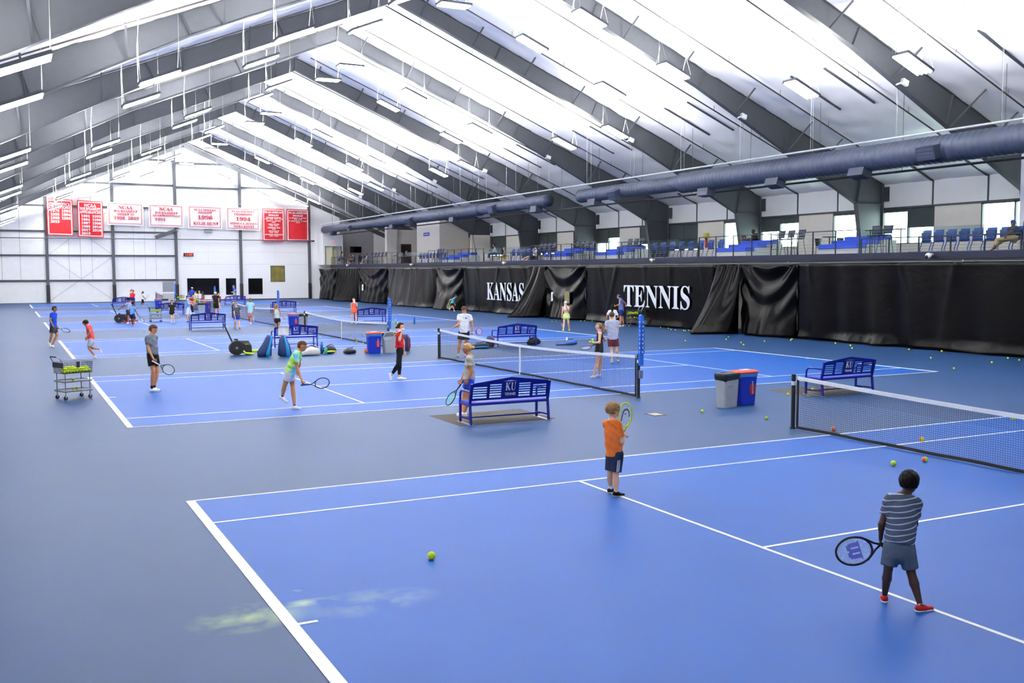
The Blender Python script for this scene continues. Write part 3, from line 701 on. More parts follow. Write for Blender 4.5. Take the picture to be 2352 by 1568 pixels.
# TV on the grey gallery wall, small blue sign, fire extinguishers
t = thing('television', 'black flat television on the grey gallery wall', 'television', (34.28, YF-.12, 5.33)); MB().cbx(0,1.4,0,.08,0,.74,.015).build('frame','black',t); MB().bx(.03,1.37,-.004,.0,.03,.71).build('screen','darkglass',t)
p = PL(979.5, 538, 0, 34.98); t = thing('wall_sign', 'small blue sign on the tall beige gallery block', 'sign', p); MB().bx(-.02,0,-.75,.75,-.16,.16).build('plate','blue',t); MB().bx(-.026,-.02,-.6,.6,-.05,.05).build('print','letterwhite',t)
def extinguisher(px, py, lab, x=39.15):
    p = PL(px, py, 0, x); t = thing('fire_extinguisher', lab, 'extinguisher', p)
    MB().tube([(0,0,-.32),(0,0,.12),(0,0,.2)], [.1,.1,.045], 10).build('cylinder', mat('red','#c3202a',.4), t); MB().bx(-.06,.06,-.06,.06,.2,.28).bx(-.1,.02,-.02,.02,.28,.31).build('valve','black',t)
    MB().bx(-.12,.12,-.13,.13,.34,.62).build('sign', mat('yellowsign','#e4d84a',.5), t)
extinguisher(1622, 557, 'red fire extinguisher on the beige wall behind the gallery rail')
# ---- gallery railing
k = 0
def railing(y0, y1, zt, lab):
    t = thing('railing', lab, 'railing', (31.32, y0, DEC), group='gallery railings'); L = y1-y0; h = zt-DEC
    MB().bar((0,0,h),(0,L,h),.05,.04).build('top_rail','rail',t)
    n = max(2, round(L/1.42))
    for i in range(n+1): MB().bx(-.02,.02,L*i/n-.025,L*i/n+.025,-.28,h).build('post','rail',t)
    for j in range(1, 7 if h > .8 else 5): MB().tube([(0,0,h*j/(7 if h > .8 else 5)),(0,L,h*j/(7 if h > .8 else 5))], .005, 4).build('cable','greymetal',t)
    if h < .8:
        MB().bx(-.008,.008,.05,L-.05,.62,h+.38).build('glass_panel','railglass',t)
y = 10.0-19.2
for j in range(5):
    b = -1.3+19.2*j
    if j: pass
    railing(b-7.8 if j else b-7.8, b-.1, 4.52, '%s low gallery railing from the right' % nth(j))
    railing(b, b+11.3, 4.93, '%s tall gallery railing from the right' % nth(j))
railing(87.0-.0, 96.8, 4.75, 'low gallery railing nearest the far wall')
# ---- gallery furniture
mat('seatblue', '#2a4fa0', .45, var=.06); mat('seatdark', '#1d3a78', .45, var=.06); mat('cushion', '#1f4fd0', .5, var=.05); mat('boxgrey', '#c9cbcc', .7, var=.04)
mat('stoolnavy', '#252c48', .5, var=.08)
def mk_seat():
    t = thing('stadium_seat', '', 'seat')      # faces -x (towards the courts)
    bk = MB(); N = 8
    def back(u, v): 
        y = (-.24+.48*u); z = .42+.5*v; return (.26+.08*v+.05*(2*u-1)**2*-1, y*(1-.12*max(0,v-.7)/.3), z)
    bk.grid(back, N, 8); o = bk.build('backrest','seatblue',t,smooth=True); sm = o.modifiers.new('thickness','SOLIDIFY'); sm.thickness = .035
    o = MB().grid(lambda u, v: (.22-.05*v+.04*math.sin(u*math.pi), -.22+.44*u, .40+.42*v), 6, 5).build('folded_seat','seatdark',t,smooth=True); sm = o.modifiers.new('thickness','SOLIDIFY'); sm.thickness = .04
    for s in (-1, 1):
        MB().tube([(.24,s*.25,.48),(.2,s*.25,.3),(.12,s*.25,.14),(.1,s*.25,.04),(.22,s*.25,0)], .022, 5).build('leg','seatblue',t)
        MB().bx(.0,.26,s*.25-.02,s*.25+.02,.6,.63).build('armrest','seatblue',t)
    return t
seat0 = mk_seat(); su = [0]
def put_seat(x, y, lab, grp):
    o = seat0 if su[0] == 0 else copy_tree(seat0); su[0] += 1; place(o, (x, y, DEC+.06), 0, lab, grp)
for j, (ya, yb, n, nm) in enumerate(((11.2,16.3,9,'nearest the right edge'),(30.2,36.6,8,'behind the TENNIS curtain'),(49.8,55.6,8,'behind the KANSAS curtain'),(69.3,75.2,8,'at the far end'))):
    for i in range(n): put_seat(33.4, ya+(yb-ya)*i/(n-1), 'blue folding seat on the gallery row %s, %s from the right' % (nm, nth(i)), 'blue folding seats on the gallery')
    t = thing('seat_platform', 'low dark platform under the blue seat row '+nm, 'platform', (33.5, (ya+yb)/2, DEC)); MB().bx(-.5,.5,-(yb-ya)/2-.4,(yb-ya)/2+.4,0,.06).build('slab','navy',t)
    MB().bx(-.52,-.5,-(yb-ya)/2-.4,(yb-ya)/2+.4,0,.07).build('nosing','greymetal',t)
def mk_stool():
    t = thing('bar_stool', '', 'stool')
    o = MB().grid(lambda u, v: (-.2+.4*v, -.21+.42*u, .76-.02*math.sin(u*math.pi)), 5, 4).build('seat','stoolnavy',t,smooth=True); o.modifiers.new('thickness','SOLIDIFY').thickness = .04
    o = MB().grid(lambda u, v: (.2+.1*v-.05*math.sin(u*math.pi), (-.21+.42*u)*(1+.1*v), .84+.36*v), 6, 5).build('backrest','stoolnavy',t,smooth=True); o.modifiers.new('thickness','SOLIDIFY').thickness = .03
    for sx in (-1, 1):
        for s in (-1, 1): MB().tube([(sx*.17,s*.18,.75),(sx*.25,s*.25,0)], .014, 5).build('leg','black',t)
    for s in (-1, 1): MB().tube([(.2,s*.18,.76),(.24,s*.19,.9)], .014, 5).build('back_bracket','black',t)
    MB().tube([(-.22,-.22,.28),(-.22,.22,.28),(.22,.22,.28),(.22,-.22,.28),(-.22,-.22,.28)], .011, 5).build('footrest','black',t)
    return t
stool0 = mk_stool(); st = [0]
def put_stool(x, y, lab, rz=0.):
    o = stool0 if st[0] == 0 else copy_tree(stool0); st[0] += 1; place(o, (x, y, DEC+.02), rz, lab, 'navy bar stools on the gallery')
def mk_bleacher(px0, px1, lab, k):
    """three stepped tiers: grey box risers with blue cushions"""
    x0 = 33.0; ya = PL(px1, 575, 0, x0)[1]; yb = PL(px0, 575, 0, x0)[1]
    t = thing('stepped_bench', lab, 'bench', (x0, ya, DEC), group='stepped blue benches on the gallery')
    for j in range(3):
        a = j*.85
        MB().bx(a, a+.85, 0, yb-ya, 0, .27+j*.2).build('riser','boxgrey',t); MB().cbx(a-.03, a+.6, .0, yb-ya, .27+j*.2, .27+j*.2+.22, .03).build('cushion','cushion',t)
    return t
for px0, px1, lab in ((1645,1713,'stepped blue bench just left of the nearest dark column'),(1879,1968,'stepped blue bench right of the tall stools group'),(1367,1416,'stepped blue bench behind the TENNIS curtain top'),(1250,1300,'stepped blue bench above the KANSAS doorway'),(1012,1042,'stepped blue bench in front of the tall beige block')):
    mk_bleacher(px0, px1, lab, 0)
for px, n in ((1787,0),(1809,1),(1833,2)): put_stool(32.3, PL(px, 570, 0, 32.3)[1], 'navy bar stool in the group of three, %s from the left' % nth(n))
for px, n in ((2006,0),(2032,1)): put_stool(32.3, PL(px, 565, 0, 32.3)[1], 'navy bar stool of the pair left of the nearest blue seats, %s one' % nth(n), .15)
for px, n in ((1440,0),(1454,1),(1468,2)): put_stool(32.3, PL(px, 585, 0, 32.3)[1], 'navy bar stool left of the middle blue seat row, %s from the left' % nth(n))
for px, n in ((1321,0),(1332,1),(1344,2),(1356,3)): put_stool(32.3, PL(px, 585, 0, 32.3)[1], 'navy bar stool above the TENNIS panel left end, %s from the left' % nth(n))
for px, n in ((1237,0),(1247,1),(1257,2),(1267,3)): put_stool(32.3, PL(px, 590, 0, 32.3)[1], 'navy bar stool above the curtain doorway, %s from the left' % nth(n))
for px, n in ((1001,0),(1006,1),(1012,2)): put_stool(32.3, PL(px, 590, 0, 32.3)[1], 'navy bar stool by the tall beige block, %s from the left' % nth(n))
for px, n in ((909,0),(928,1)): put_stool(32.6, PL(px, 590, 0, 32.6)[1], 'navy bar stool near the brown gallery door, %s from the left' % nth(n))
for n, px in enumerate((850,858,866,874,882)): put_stool(32.6, PL(px, 595, 0, 32.6)[1], 'navy bar stool in the far crowd below the television, %s from the left' % nth(n))
# rail-side drink counters
for j, (pa, pb, lab) in enumerate(((1780,1836,'long dark drink counter by the group of three stools'),(1992,2075,'long dark drink counter left of the nearest seat row'),(1425,1475,'long dark drink counter by the middle seat row'),(1315,1357,'long dark drink counter above the TENNIS panel'),(1232,1268,'long dark drink counter above the curtain doorway'))):
    ya, yb = PL(pb, 570, 0, 31.8)[1], PL(pa, 570, 0, 31.8)[1]
    t = thing('drink_counter', lab, 'counter', (31.8, ya, DEC)); MB().bx(-.15,.15,0,yb-ya,.98,1.02).build('top','black',t)
    for y in (.15, yb-ya-.15): MB().tube([(0,y,0),(0,y,.98)], .025, 6).build('leg','black',t)
# black chairs with small round tables
def mk_chair(px, x, lab, rz, y=None):
    y = PL(px, 560, 0, x)[1] if y is None else y; t = thing('mesh_chair', lab, 'chair', (x, y, DEC), rz)
    MB().cbx(-.23,.23,-.23,.23,.42,.47,.02).build('seat','black',t)
    o = MB().grid(lambda u, v: (.22+.08*v-.04*math.sin(u*math.pi), -.23+.46*u, .52+.4*v), 5, 4).build('backrest','black',t,smooth=True); o.modifiers.new('thickness','SOLIDIFY').thickness = .03
    for s in (-1,1):
        MB().tube([(.2,s*.2,.45),(.26,s*.22,.9)], .014, 5).build('back_post','black',t)
        for sx in (-1,1): MB().tube([(sx*.2,s*.2,.43),(sx*.24,s*.22,0)], .014, 5).build('leg','black',t)
mk_chair(1888, 36.2, 'black mesh chair left of the small round gallery table', math.pi/2)
mk_chair(1921, 36.2, 'black mesh chair right of the small round gallery table', -math.pi/2)
mk_chair(1742, 36.2, 'black chair the person with the laptop sits on', -math.pi/2)
for px, lab in ((1905, 'small round black table between two mesh chairs on the gallery'), (1716, 'small round black table under the open laptop')):
    y = PL(px, 560, 0, 36.2)[1]; t = thing('round_table', lab, 'table', (36.2, y, DEC)); zt = 1.0
    MB().tube([(0,0,zt-.03),(0,0,zt)], .38, 20).build('table_top','black',t); MB().tube([(0,0,.03),(0,0,zt-.03)], .035, 8).build('pedestal','black',t); MB().tube([(0,0,0),(0,0,.03)], .26, 16).build('base','black',t)
# small white security cameras under the deck edge
for k, (px, py) in enumerate(((2135,587),(1498,598),(1158,604),(945,608),(798,609))):
    p = PL(px, py, 0, 31.05); t = thing('security_camera', 'white dome security camera under the gallery edge, %s from the right' % nth(k), 'camera', p, group='dome cameras under the gallery')
    MB().bx(-.02,.2,-.06,.06,.02,.1).build('bracket','white',t); MB().sph((-.06,0,0),(.13,.13,.12),12,8).build('housing','white',t,True); MB().sph((-.15,0,-.03),(.06,.07,.07),8,6).build('lens','black',t,True)
# ================================================================ court equipment
mat('tape', '#f3f3f1', .6, var=.03); mat('netcord', '#0c0e14', .7, var=0.); mat('scoreblue', '#1d62c8', .45, var=.05)
NL = 10.97+2*.914
def sag(y): return 1.07-.156*(1-abs(2*y/NL-1)**1.6)*1.0
def mk_net():
    t = thing('tennis_net', '', 'net')
    n = 285; tp, bt, st_, ca = MB(), MB(), MB(), MB()
    ysn = np.linspace(.1, NL-.1, 60)
    for s in range(len(ysn)-1):
        a, b = ysn[s], ysn[s+1]
    tp.loft([[(-.012,y,sag(y)-.07),(.012,y,sag(y)-.07),(.012,y,sag(y)),(-.012,y,sag(y))] for y in ysn]).build('top_tape','tape',t)
    bt.loft([[(-.012,y,.015+.01*abs(math.sin(y*2))),(.012,y,.015+.01*abs(math.sin(y*2))),(.012,y,.07+.01*abs(math.sin(y*2))),(-.012,y,.07+.01*abs(math.sin(y*2)))] for y in ysn]).build('bottom_tape','rubber',t)
    for e in (.1, NL-.14): MB().bx(-.012,.012,e,e+.04,.02,sag(e)).build('side_tape','rubber',t)
    MB().bx(-.02,.02,NL/2-.025,NL/2+.025,.0,sag(NL/2)+.01).build('centre_strap','tape',t)
    m = MB(); r = .0022
    def cord(a, b): 
        a, b = np.asarray(a), np.asarray(b); d = nrm(b-a); s1 = np.array([1.,0,0])*r; s2 = np.cross(d, [1,0,0])*r
        m.add([a+s1, a-s1*.5+s2*.87, a-s1*.5-s2*.87, b+s1, b-s1*.5+s2*.87, b-s1*.5-s2*.87], [(0,1,4,3),(1,2,5,4),(2,0,3,5)])
    for i in range(n):
        y = .12+(NL-.24)*i/(n-1); cord((0,y,.06),(0,y,sag(y)-.06))
    rows = 22
    for j in range(rows):
        f = j/rows
        for s in range(0, len(ysn)-1, 3):
            a, b = ysn[s], ysn[min(s+3, len(ysn)-1)]
            cord((0,a,.06+(sag(a)-.13)*f),(0,b,.06+(sag(b)-.13)*f))
    for j in range(6):            # doubled netting below the tape
        f = 1-(j+.5)*.045
        for s in range(0, len(ysn)-1, 3):
            a, b = ysn[s], ysn[min(s+3, len(ysn)-1)]; cord((.012,a,.06+(sag(a)-.13)*f),(.012,b,.06+(sag(b)-.13)*f))
    o = m.build('mesh_cords','netcord',t); tag(o, kind='stuff')
    return t
def mk_post():
    t = thing('net_post', '', 'net post')
    MB().tube([(0,0,0),(0,0,1.08)], .042, 10).build('post','black',t); MB().tube([(0,0,1.08),(0,0,1.1)], .046, 10).build('cap','black',t); MB().tube([(0,0,0),(0,0,.03)], .06, 10).build('sleeve','black',t)
    MB().tube([(0,0,.88),(0,0,.96)], .0445, 10).build('band','white',t)
    return t
net0 = mk_net(); post0 = mk_post(); cn = ['nearest the camera','second from the camera','third from the camera','fourth from the camera','fifth from the camera','on the farthest court']
for k, y in enumerate(CY):
    o = net0 if k == 0 else copy_tree(net0); place(o, (HB, y-10.97-.914, 0), 0, 'black tennis net with white tape, '+cn[k] if k < 5 else 'black tennis net with white tape on the farthest court', 'tennis nets')
    for e, yy in (('near', y-10.97-.914), ('far', y+.914)):
        o = post0 if (k == 0 and e == 'near') else copy_tree(post0); place(o, (HB, yy, 0), 0, 'black net post at the %s end of the net %s' % (e, cn[k]), 'net posts')
        o.rotation_euler = (0,0,0)
# blue flip score towers standing on the near posts
def mk_score():
    t = thing('score_tower', '', 'score tower')
    MB().bx(-.05,.05,-.045,.045,.82,2.0).build('back_board','scoreblue',t)
    MB().prism([(-.05,2.0),(.05,2.0),(.05,2.06),(0,2.09),(-.05,2.06)],1,-.045,.045).build('cap','scoreblue',t)
    for i in range(8):
        z = 1.9-i*.105
        o = MB().bx(-.075,.06,-.075,-.045,z-.04,z+.035).build('flip_card','scoreblue',t); letters('lettering', '%d' % ((i*3+1) % 8), 'white', o, (0,-.08,z), (1,0,0), (0,0,1), height=.055, bold=False)
        letters('lettering', 'V' if i == 0 else str(i), 'white', o, (-.079,-.06,z), (0,-1,0), (0,0,1), height=.05, bold=False)
    MB().bx(-.05,.05,-.02,.02,.5,.7).build('clamp','chrome',t)
    return t
sc0 = mk_score()
for k in range(1, 6):
    o = sc0 if k == 1 else copy_tree(sc0); place(o, (HB+.02, CY[k]-10.97-.914-.07, 0), 0, 'tall blue flip score tower on the net post '+cn[k], 'blue score towers')
# ---- benches lettered KU TENNIS, back towards the camera
mat('benchseat', '#2f3bb0', .35, spec=.6, var=.06)
def mk_bench():
    t = thing('park_bench', '', 'bench'); W = 1.8
    def ztop(x): return .86+.11*(1-abs(2*x/W-1))
    for x in (0, W):
        MB().bar((x,0,0),(x,.06,.46),.045,.045).build('leg','bench',t); MB().bx(x-.022,x+.022,.56,.605,0,.44).build('leg','bench',t)
        MB().bar((x,.06,.44),(x,-.04,ztop(x)),.05,.045).build('back_post','bench',t)
        MB().tube([(x,-.0,.68),(x,.3,.69),(x,.5,.68),(x,.57,.62),(x,.585,.44)], .024, 7).build('armrest','bench',t)
        MB().bar((x,.05,.12),(x,.58,.12),.035,.03).build('foot_rail','bench',t); MB().bar((x,.06,.41),(x,.585,.41),.04,.05).build('seat_rail','bench',t)
        MB().bx(x-.05,x+.05,-.05,.66,0,.008).build('foot_plate','greymetal',t)
    MB().bar((0,.3,.12),(W,.3,.12),.035,.03).build('stretcher','bench',t)
    for i in range(6):
        y = .09+i*.09; MB().cbx(.02,W-.02,y,y+.075,.43,.455,.008).build('seat_board','benchseat',t)
    MB().bar((0,.06,.42),(W,.06,.42),.03,.05).build('seat_front_rail','bench',t)
    def yb(z): return .06-(z-.44)*.2
    def plate(x0, x1, z0a, z0b, z1a, z1b, nm):
        th = .022; v = []
        for off in (0, th):
            for x, z in ((x0,z0a),(x1,z0b),(x1,z1b),(x0,z1a)): v.append((x, yb(z)+off, z))
        MB().add(v, [(0,1,2,3),(7,6,5,4),(0,4,5,1),(1,5,6,2),(2,6,7,3),(3,7,4,0)]).build(nm,'bench',t)
    plate(0,W,.5,.5,.545,.545,'bottom_rail')
    plate(0,W/2,ztop(0)-.07,ztop(W/2)-.07,ztop(0),ztop(W/2),'top_rail'); plate(W/2,W,ztop(W/2)-.07,ztop(W)-.07,ztop(W/2),ztop(W),'top_rail')
    plate(W/2-.17,W/2+.17,.545,.545,ztop(W/2-.17)-.07,ztop(W/2+.17)-.07,'sign_panel')
    secs = [(.05,.37),(.43,W/2-.2),(W/2+.2,W-.43),(W-.37,W-.05)]
    for x in (.4, W-.4): plate(x-.03,x+.03,.545,.545,ztop(x)-.07,ztop(x)-.07,'mullion')
    for x in (W/2-.185, W/2+.185): plate(x-.015,x+.015,.545,.545,ztop(x)-.07,ztop(x)-.07,'mullion')
    for x in (.025, W-.025): plate(x-.025,x+.025,.545,.545,ztop(x)-.07,ztop(x)-.07,'mullion')
    for (a, b) in secs:
        zc = min(ztop(a), ztop(b))-.07; n = 5 if a < .3 or b > W-.3 else 6
        z = .545
        for i in range(n-1):
            z = .545+(zc-.545)*(i+1)/n; plate(a,b,z-.012,z-.012,z+.012,z+.012,'slat')
        plate(a,b,zc-.012,zc-.012,ztop(a)-.06,ztop(b)-.06,'slat')
    up = nrm((0,-.2,1))
    letters('lettering','KU','white',t,(W/2,yb(.765)-.006,.765),(1,0,0),up,width=.235,height=.17,weight=-.012)
    letters('lettering','TENNIS','white',t,(W/2,yb(.605)-.006,.605),(1,0,0),up,width=.25,height=.06,bold=False)
    return t
bench0 = mk_bench()
BN = [(6.34,4.32,-.03,'blue KU TENNIS bench nearest the camera on a dark mat'),(16.15,4.45,.03,'blue KU TENNIS bench behind the nearest net'),(16.16,22.98,0,'blue KU TENNIS bench behind the second net'),(7.82,27.05,0,'blue KU TENNIS bench with a white towel over its back'),
      (6.8,41.47,0,'blue KU TENNIS bench left of the person in the light blue tee'),(16.93,43.85,0,'blue KU TENNIS bench beside the person in coral'),(16.04,61.6,0,'blue KU TENNIS bench below the small score tower of the fourth court'),(16.2,80.3,0,'blue KU TENNIS bench under the two dark square windows'),(6.39,79.9,0,'blue KU TENNIS bench farthest left near the end wall'),(7.66,60.95,0,'blue KU TENNIS bench behind the person in black')]
for i, (x, y, rz, lab) in enumerate(BN):
    o = bench0 if i == 0 else copy_tree(bench0); place(o, (x, y, 0), rz, lab, 'blue KU TENNIS benches')
mat('mat', '#3d3833', .9, var=.12, scale=40)
for (x0, y0, x1, y1, lab) in ((6.1,4.35,8.35,6.0,'dark rubber floor mat under the nearest bench'),(15.8,4.5,18.3,6.1,'dark rubber floor mat under the bench behind the net')):
    t = thing('floor_mat', lab, 'mat', (x0, y0, 0)); MB().cbx(0,x1-x0,0,y1-y0,0,.003,.001).build('pad','mat',t)
    for q in ((0,x1-x0,0,.03),(0,x1-x0,y1-y0-.03,y1-y0)): MB().bx(*q,0,.0045).build('edge','rubber',t)
# ---- bins
mat('bingrey', '#a5aab0', .5, var=.06, scale=5); mat('binblue', '#0d2ba8', .35, var=.06); mat('bag', '#121214', .3, spec=.6, var=.2); mat('bagblue', '#3d8fd6', .35, var=.1); mat('lidred', '#d2452f', .45, var=.05); mat('labelred', '#9c1f3a', .5, var=.03)
def rr(w, d, z, c=.06, wob=0., ph=0.):
    pts = []
    for (sx, sy, a0) in ((1,1,0),(-1,1,90),(-1,-1,180),(1,-1,270)):
        for k in range(4):
            a = math.radians(a0+k*30); pts.append((sx*(w/2-c)+c*math.cos(a), sy*(d/2-c)+c*math.sin(a), z+wob*math.sin(3*(len(pts)/16*6.28)+ph)))
    return pts
def mk_bin(kind):
    t = thing('waste_bin' if kind == 'grey' else 'recycling_bin', '', 'bin')
    b = 'bingrey' if kind == 'grey' else 'binblue'
    MB().loft([rr(.46,.27,0),rr(.47,.28,.03),rr(.54,.32,.62),rr(.56,.33,.75)]).build('body',b,t,False)
    if kind == 'grey':
        MB().bx(-.17,.0,-.175,-.16,.5,.515).build('grip_slot','greymetal',t)
        MB().loft([rr(.545,.33,.63,wob=.02),rr(.575,.35,.68),rr(.6,.37,.76),rr(.585,.36,.785)], False).build('bin_liner','bag',t,True)
        MB().loft([rr(.6,.37,.77),rr(.585,.355,.80),rr(.4,.2,.81),rr(.36,.17,.79)], True).build('rim','bag',t,False)
        MB().tube([(-.05,-.18,.812),(.02,.0,.815),(.05,.18,.812)], .008, 5).build('bag_band','greymetal',t)
    else:
        MB().loft([rr(.545,.33,.66,wob=.025,ph=1),rr(.57,.345,.72),rr(.58,.35,.765)], False).build('bin_liner','bagblue',t,True)
        MB().loft([rr(.6,.37,.76),rr(.61,.38,.79),rr(.56,.33,.825),rr(.3,.15,.835)], True).build('lid','lidred',t,False)
        MB().bx(-.12,.12,-.07,.07,.835,.842).build('lid_label','white',t)
        o = MB().add([(.30,-.05,.3),(.30,.05,.3),(.30,.05,.72),(.30,-.05,.72)],[(0,1,2,3)])
        lab = MB().bx(.03,.2,-.173,-.166,.25,.63).build('label','labelred',t); lab.rotation_euler = (-.035,0,0)
        letters('lettering','RECYCLING','white',lab,(.115,-.176,.4),(0,0,-1),(1,0,0),width=.26,bold=False); 
        MB().tube([(.115,-.178,.58),(.115,-.173,.58)], .035, 12).build('emblem','white',lab)
    return t
bg, bb = mk_bin('grey'), mk_bin('blue'); ub = {'g':0,'b':0}
def put_bin(k, x, y, rz, lab):
    src = bg if k == 'g' else bb; o = src if ub[k] == 0 else copy_tree(src); ub[k] += 1
    place(o, (x, y, 0), rz, lab, 'grey waste bins' if k == 'g' else 'blue recycling bins')
put_bin('g', *(G(1677,936)[:2]+V3(0,.12)[:2]), .25, 'light grey bin with black liner beside the nearest recycling bin')
put_bin('b', *(G(1716,933)[:2]+V3(.12,.25)[:2]), .0, 'blue recycling bin with red lid and RECYCLING label, nearest the camera')
put_bin('b', *(G(862,812)[:2]+V3(0,.15)[:2]), 0, 'blue recycling bin left of the person in red')
put_bin('g', *(G(889,811)[:2]+V3(.16,.2)[:2]), 0, 'grey bin with black liner left of the person in red')
put_bin('b', *(G(675.5,754)[:2]+V3(0,.15)[:2]), 0, 'blue recycling bin right of the person in the white tank top')
put_bin('g', *(G(693,753)[:2]+V3(.1,.2)[:2]), 0, 'grey bin beside the third net post')
put_bin('g', *(G(463.5,719.5)[:2]+V3(0,.1)[:2]), 0, 'grey bin in front of the far ball cart')
put_bin('b', *(G(477,717)[:2]+V3(0,.15)[:2]), 0, 'blue recycling bin behind the far left bench')
put_bin('b', *(G(364,708)[:2]+V3(0,.1)[:2]), 0, 'blue recycling bin left of the grey score cabinet')
put_bin('g', *(G(377,707)[:2]+V3(.1,.2)[:2]), 0, 'grey bin left of the grey score cabinet')
# grey cabinet standing on the far court
p = G(389, 706); t = thing('grey_cabinet', 'tall grey cabinet beside the farthest bins', 'cabinet', (p[0], p[1]+.3, 0))
MB().cbx(-.45,.45,-.25,.25,0,1.25,.02).build('body','concrete',t); MB().bx(-.47,.47,-.27,.27,1.25,1.38).build('ledge','white',t); MB().cbx(-.45,.45,-.25,.25,1.38,2.3,.02).build('upper_box','greymetal',t); MB().bx(-.3,-.2,-.275,-.25,.6,.7).build('latch','black',t)
# ---- tennis balls
mat('ball', '#d8f02c', .85, spec=.2, var=.06, scale=30, bump=.4, bscale=200); mat('ballorange', '#f0662e', .85, spec=.2, var=.06, scale=30); mat('ballseam','#eef2d8',.8,var=.0)
def mk_ball(kind):
    nm = {'y':'tennis_ball','o':'tennis_ball','f':'orange_ball'}[kind]
    m = MB(); 
    r = .0345 if kind == 'y' else (.046 if kind == 'o' else .09)
    m.sph((0,0,r), r, 14, 10)
    if kind == 'o':
        m.m = [1 if (m.v[f[0]][0] > 0) else 0 for f in m.f]
    me = m.mesh(nm, ['ball','ballorange'] if kind == 'o' else (['ball'] if kind == 'y' else ['ballorange']), True)
    # curved seam
    R = r*1.008; pts = []
    for k in range(25):
        a = 2*math.pi*k/24; b = .44
        x = math.cos(a)*(1-b)+b*math.cos(3*a)*.35; y = math.sin(a)*(1-b)-b*math.sin(3*a)*.35; z = 2*math.sqrt(b*(1-b))*math.sin(2*a)*.5
        q = nrm((x, y, z)); pts.append(tuple(q*R+V3(0,0,r)))
    sm = MB().tube(pts, r*.035, 4, False).mesh('seam', 'ballseam')
    return me, sm, nm, r
BALL = {k: mk_ball(k) for k in 'yof'}
def ball(kind, p, lab, grp='tennis balls on the floor', seam=True, rz=0.):
    me, sm, nm, r = BALL[kind]; o = link(nm, me); o.location = [float(c) for c in p]; o.rotation_euler = (0,0,rz); tag(o, lab, 'ball', grp)
    if seam: link('seam', sm, o)
    return o
for px, py, rz, lab in ((991,1285,1.0,'yellow and orange ball lying alone in the foreground court'),(2052,1070,.4,'yellow and orange ball in front of the nearest net, left of two'),(2124,1061,2.2,'orange and yellow ball in front of the nearest net, right of two'),(1914,990,-2.,'ball just behind the near net close to its post'),(2117,1014,1.8,'ball behind the near net beside the sideline'),(2327,965,.6,'orange and yellow ball behind the near net at the right edge')):
    ball('o', G(px, py), lab, rz=rz)
near = [(1613,947),(1760,963),(1810,908),(1866,896)]
for k, (px, py) in enumerate(near): ball('y', G(px, py), 'yellow tennis ball on the blue apron around the bins, %s from the left' % nth(k))
wallb = [(1517,753),(1535,755),(1541,758),(1551,759),(1570,760),(1574,761),(1582,760),(1597,767),(1607,765),(1612,766),(1615,761),(1574,784),(1668,781),(1673,775),(1702,788),(1708,793),(1756,785),(1816,783),(1819,780),(1919,790),(1953,795),(1957,801),(2088,804),(2138,824),(2163,808),(2191,848),(2278,834),(2315,824),(2341,829),(1445,749),(1472,748),(1268,739),(1277,739),(1334,738),(1343,738),(1360,739),(1213,728),(1051,714)]
wallb.sort()
for k, (px, py) in enumerate(wallb): ball('y', G(px, py), 'yellow tennis ball along the foot of the black curtain, %s from the left' % nth(k))
midb = [(776,768),(787,768),(806,770),(832,768),(834,771),(806,778),(816,778),(819,780),(819,786),(818,790),(834,790),(847,780),(846,785),(845,790),(903,783),(903,787),(762,754),(723,759),(705,758),(735,775),(729,753),(612,788),(702,774),(626,757),(545,756),(906,774),(914,743)]
midb.sort()
for k, (px, py) in enumerate(midb): ball('y', G(px, py), 'yellow tennis ball around the third net, %s from the left' % nth(k))
farb = [(331,762),(343,698),(336,697),(317,692.5),(466,703)]
for k, (px, py) in enumerate(sorted(farb)): ball('y', G(px, py), 'yellow tennis ball on the far left courts, %s from the left' % nth(k))
ball('f', G(842, 811), 'large orange foam ball left of the blue recycling bin', None)
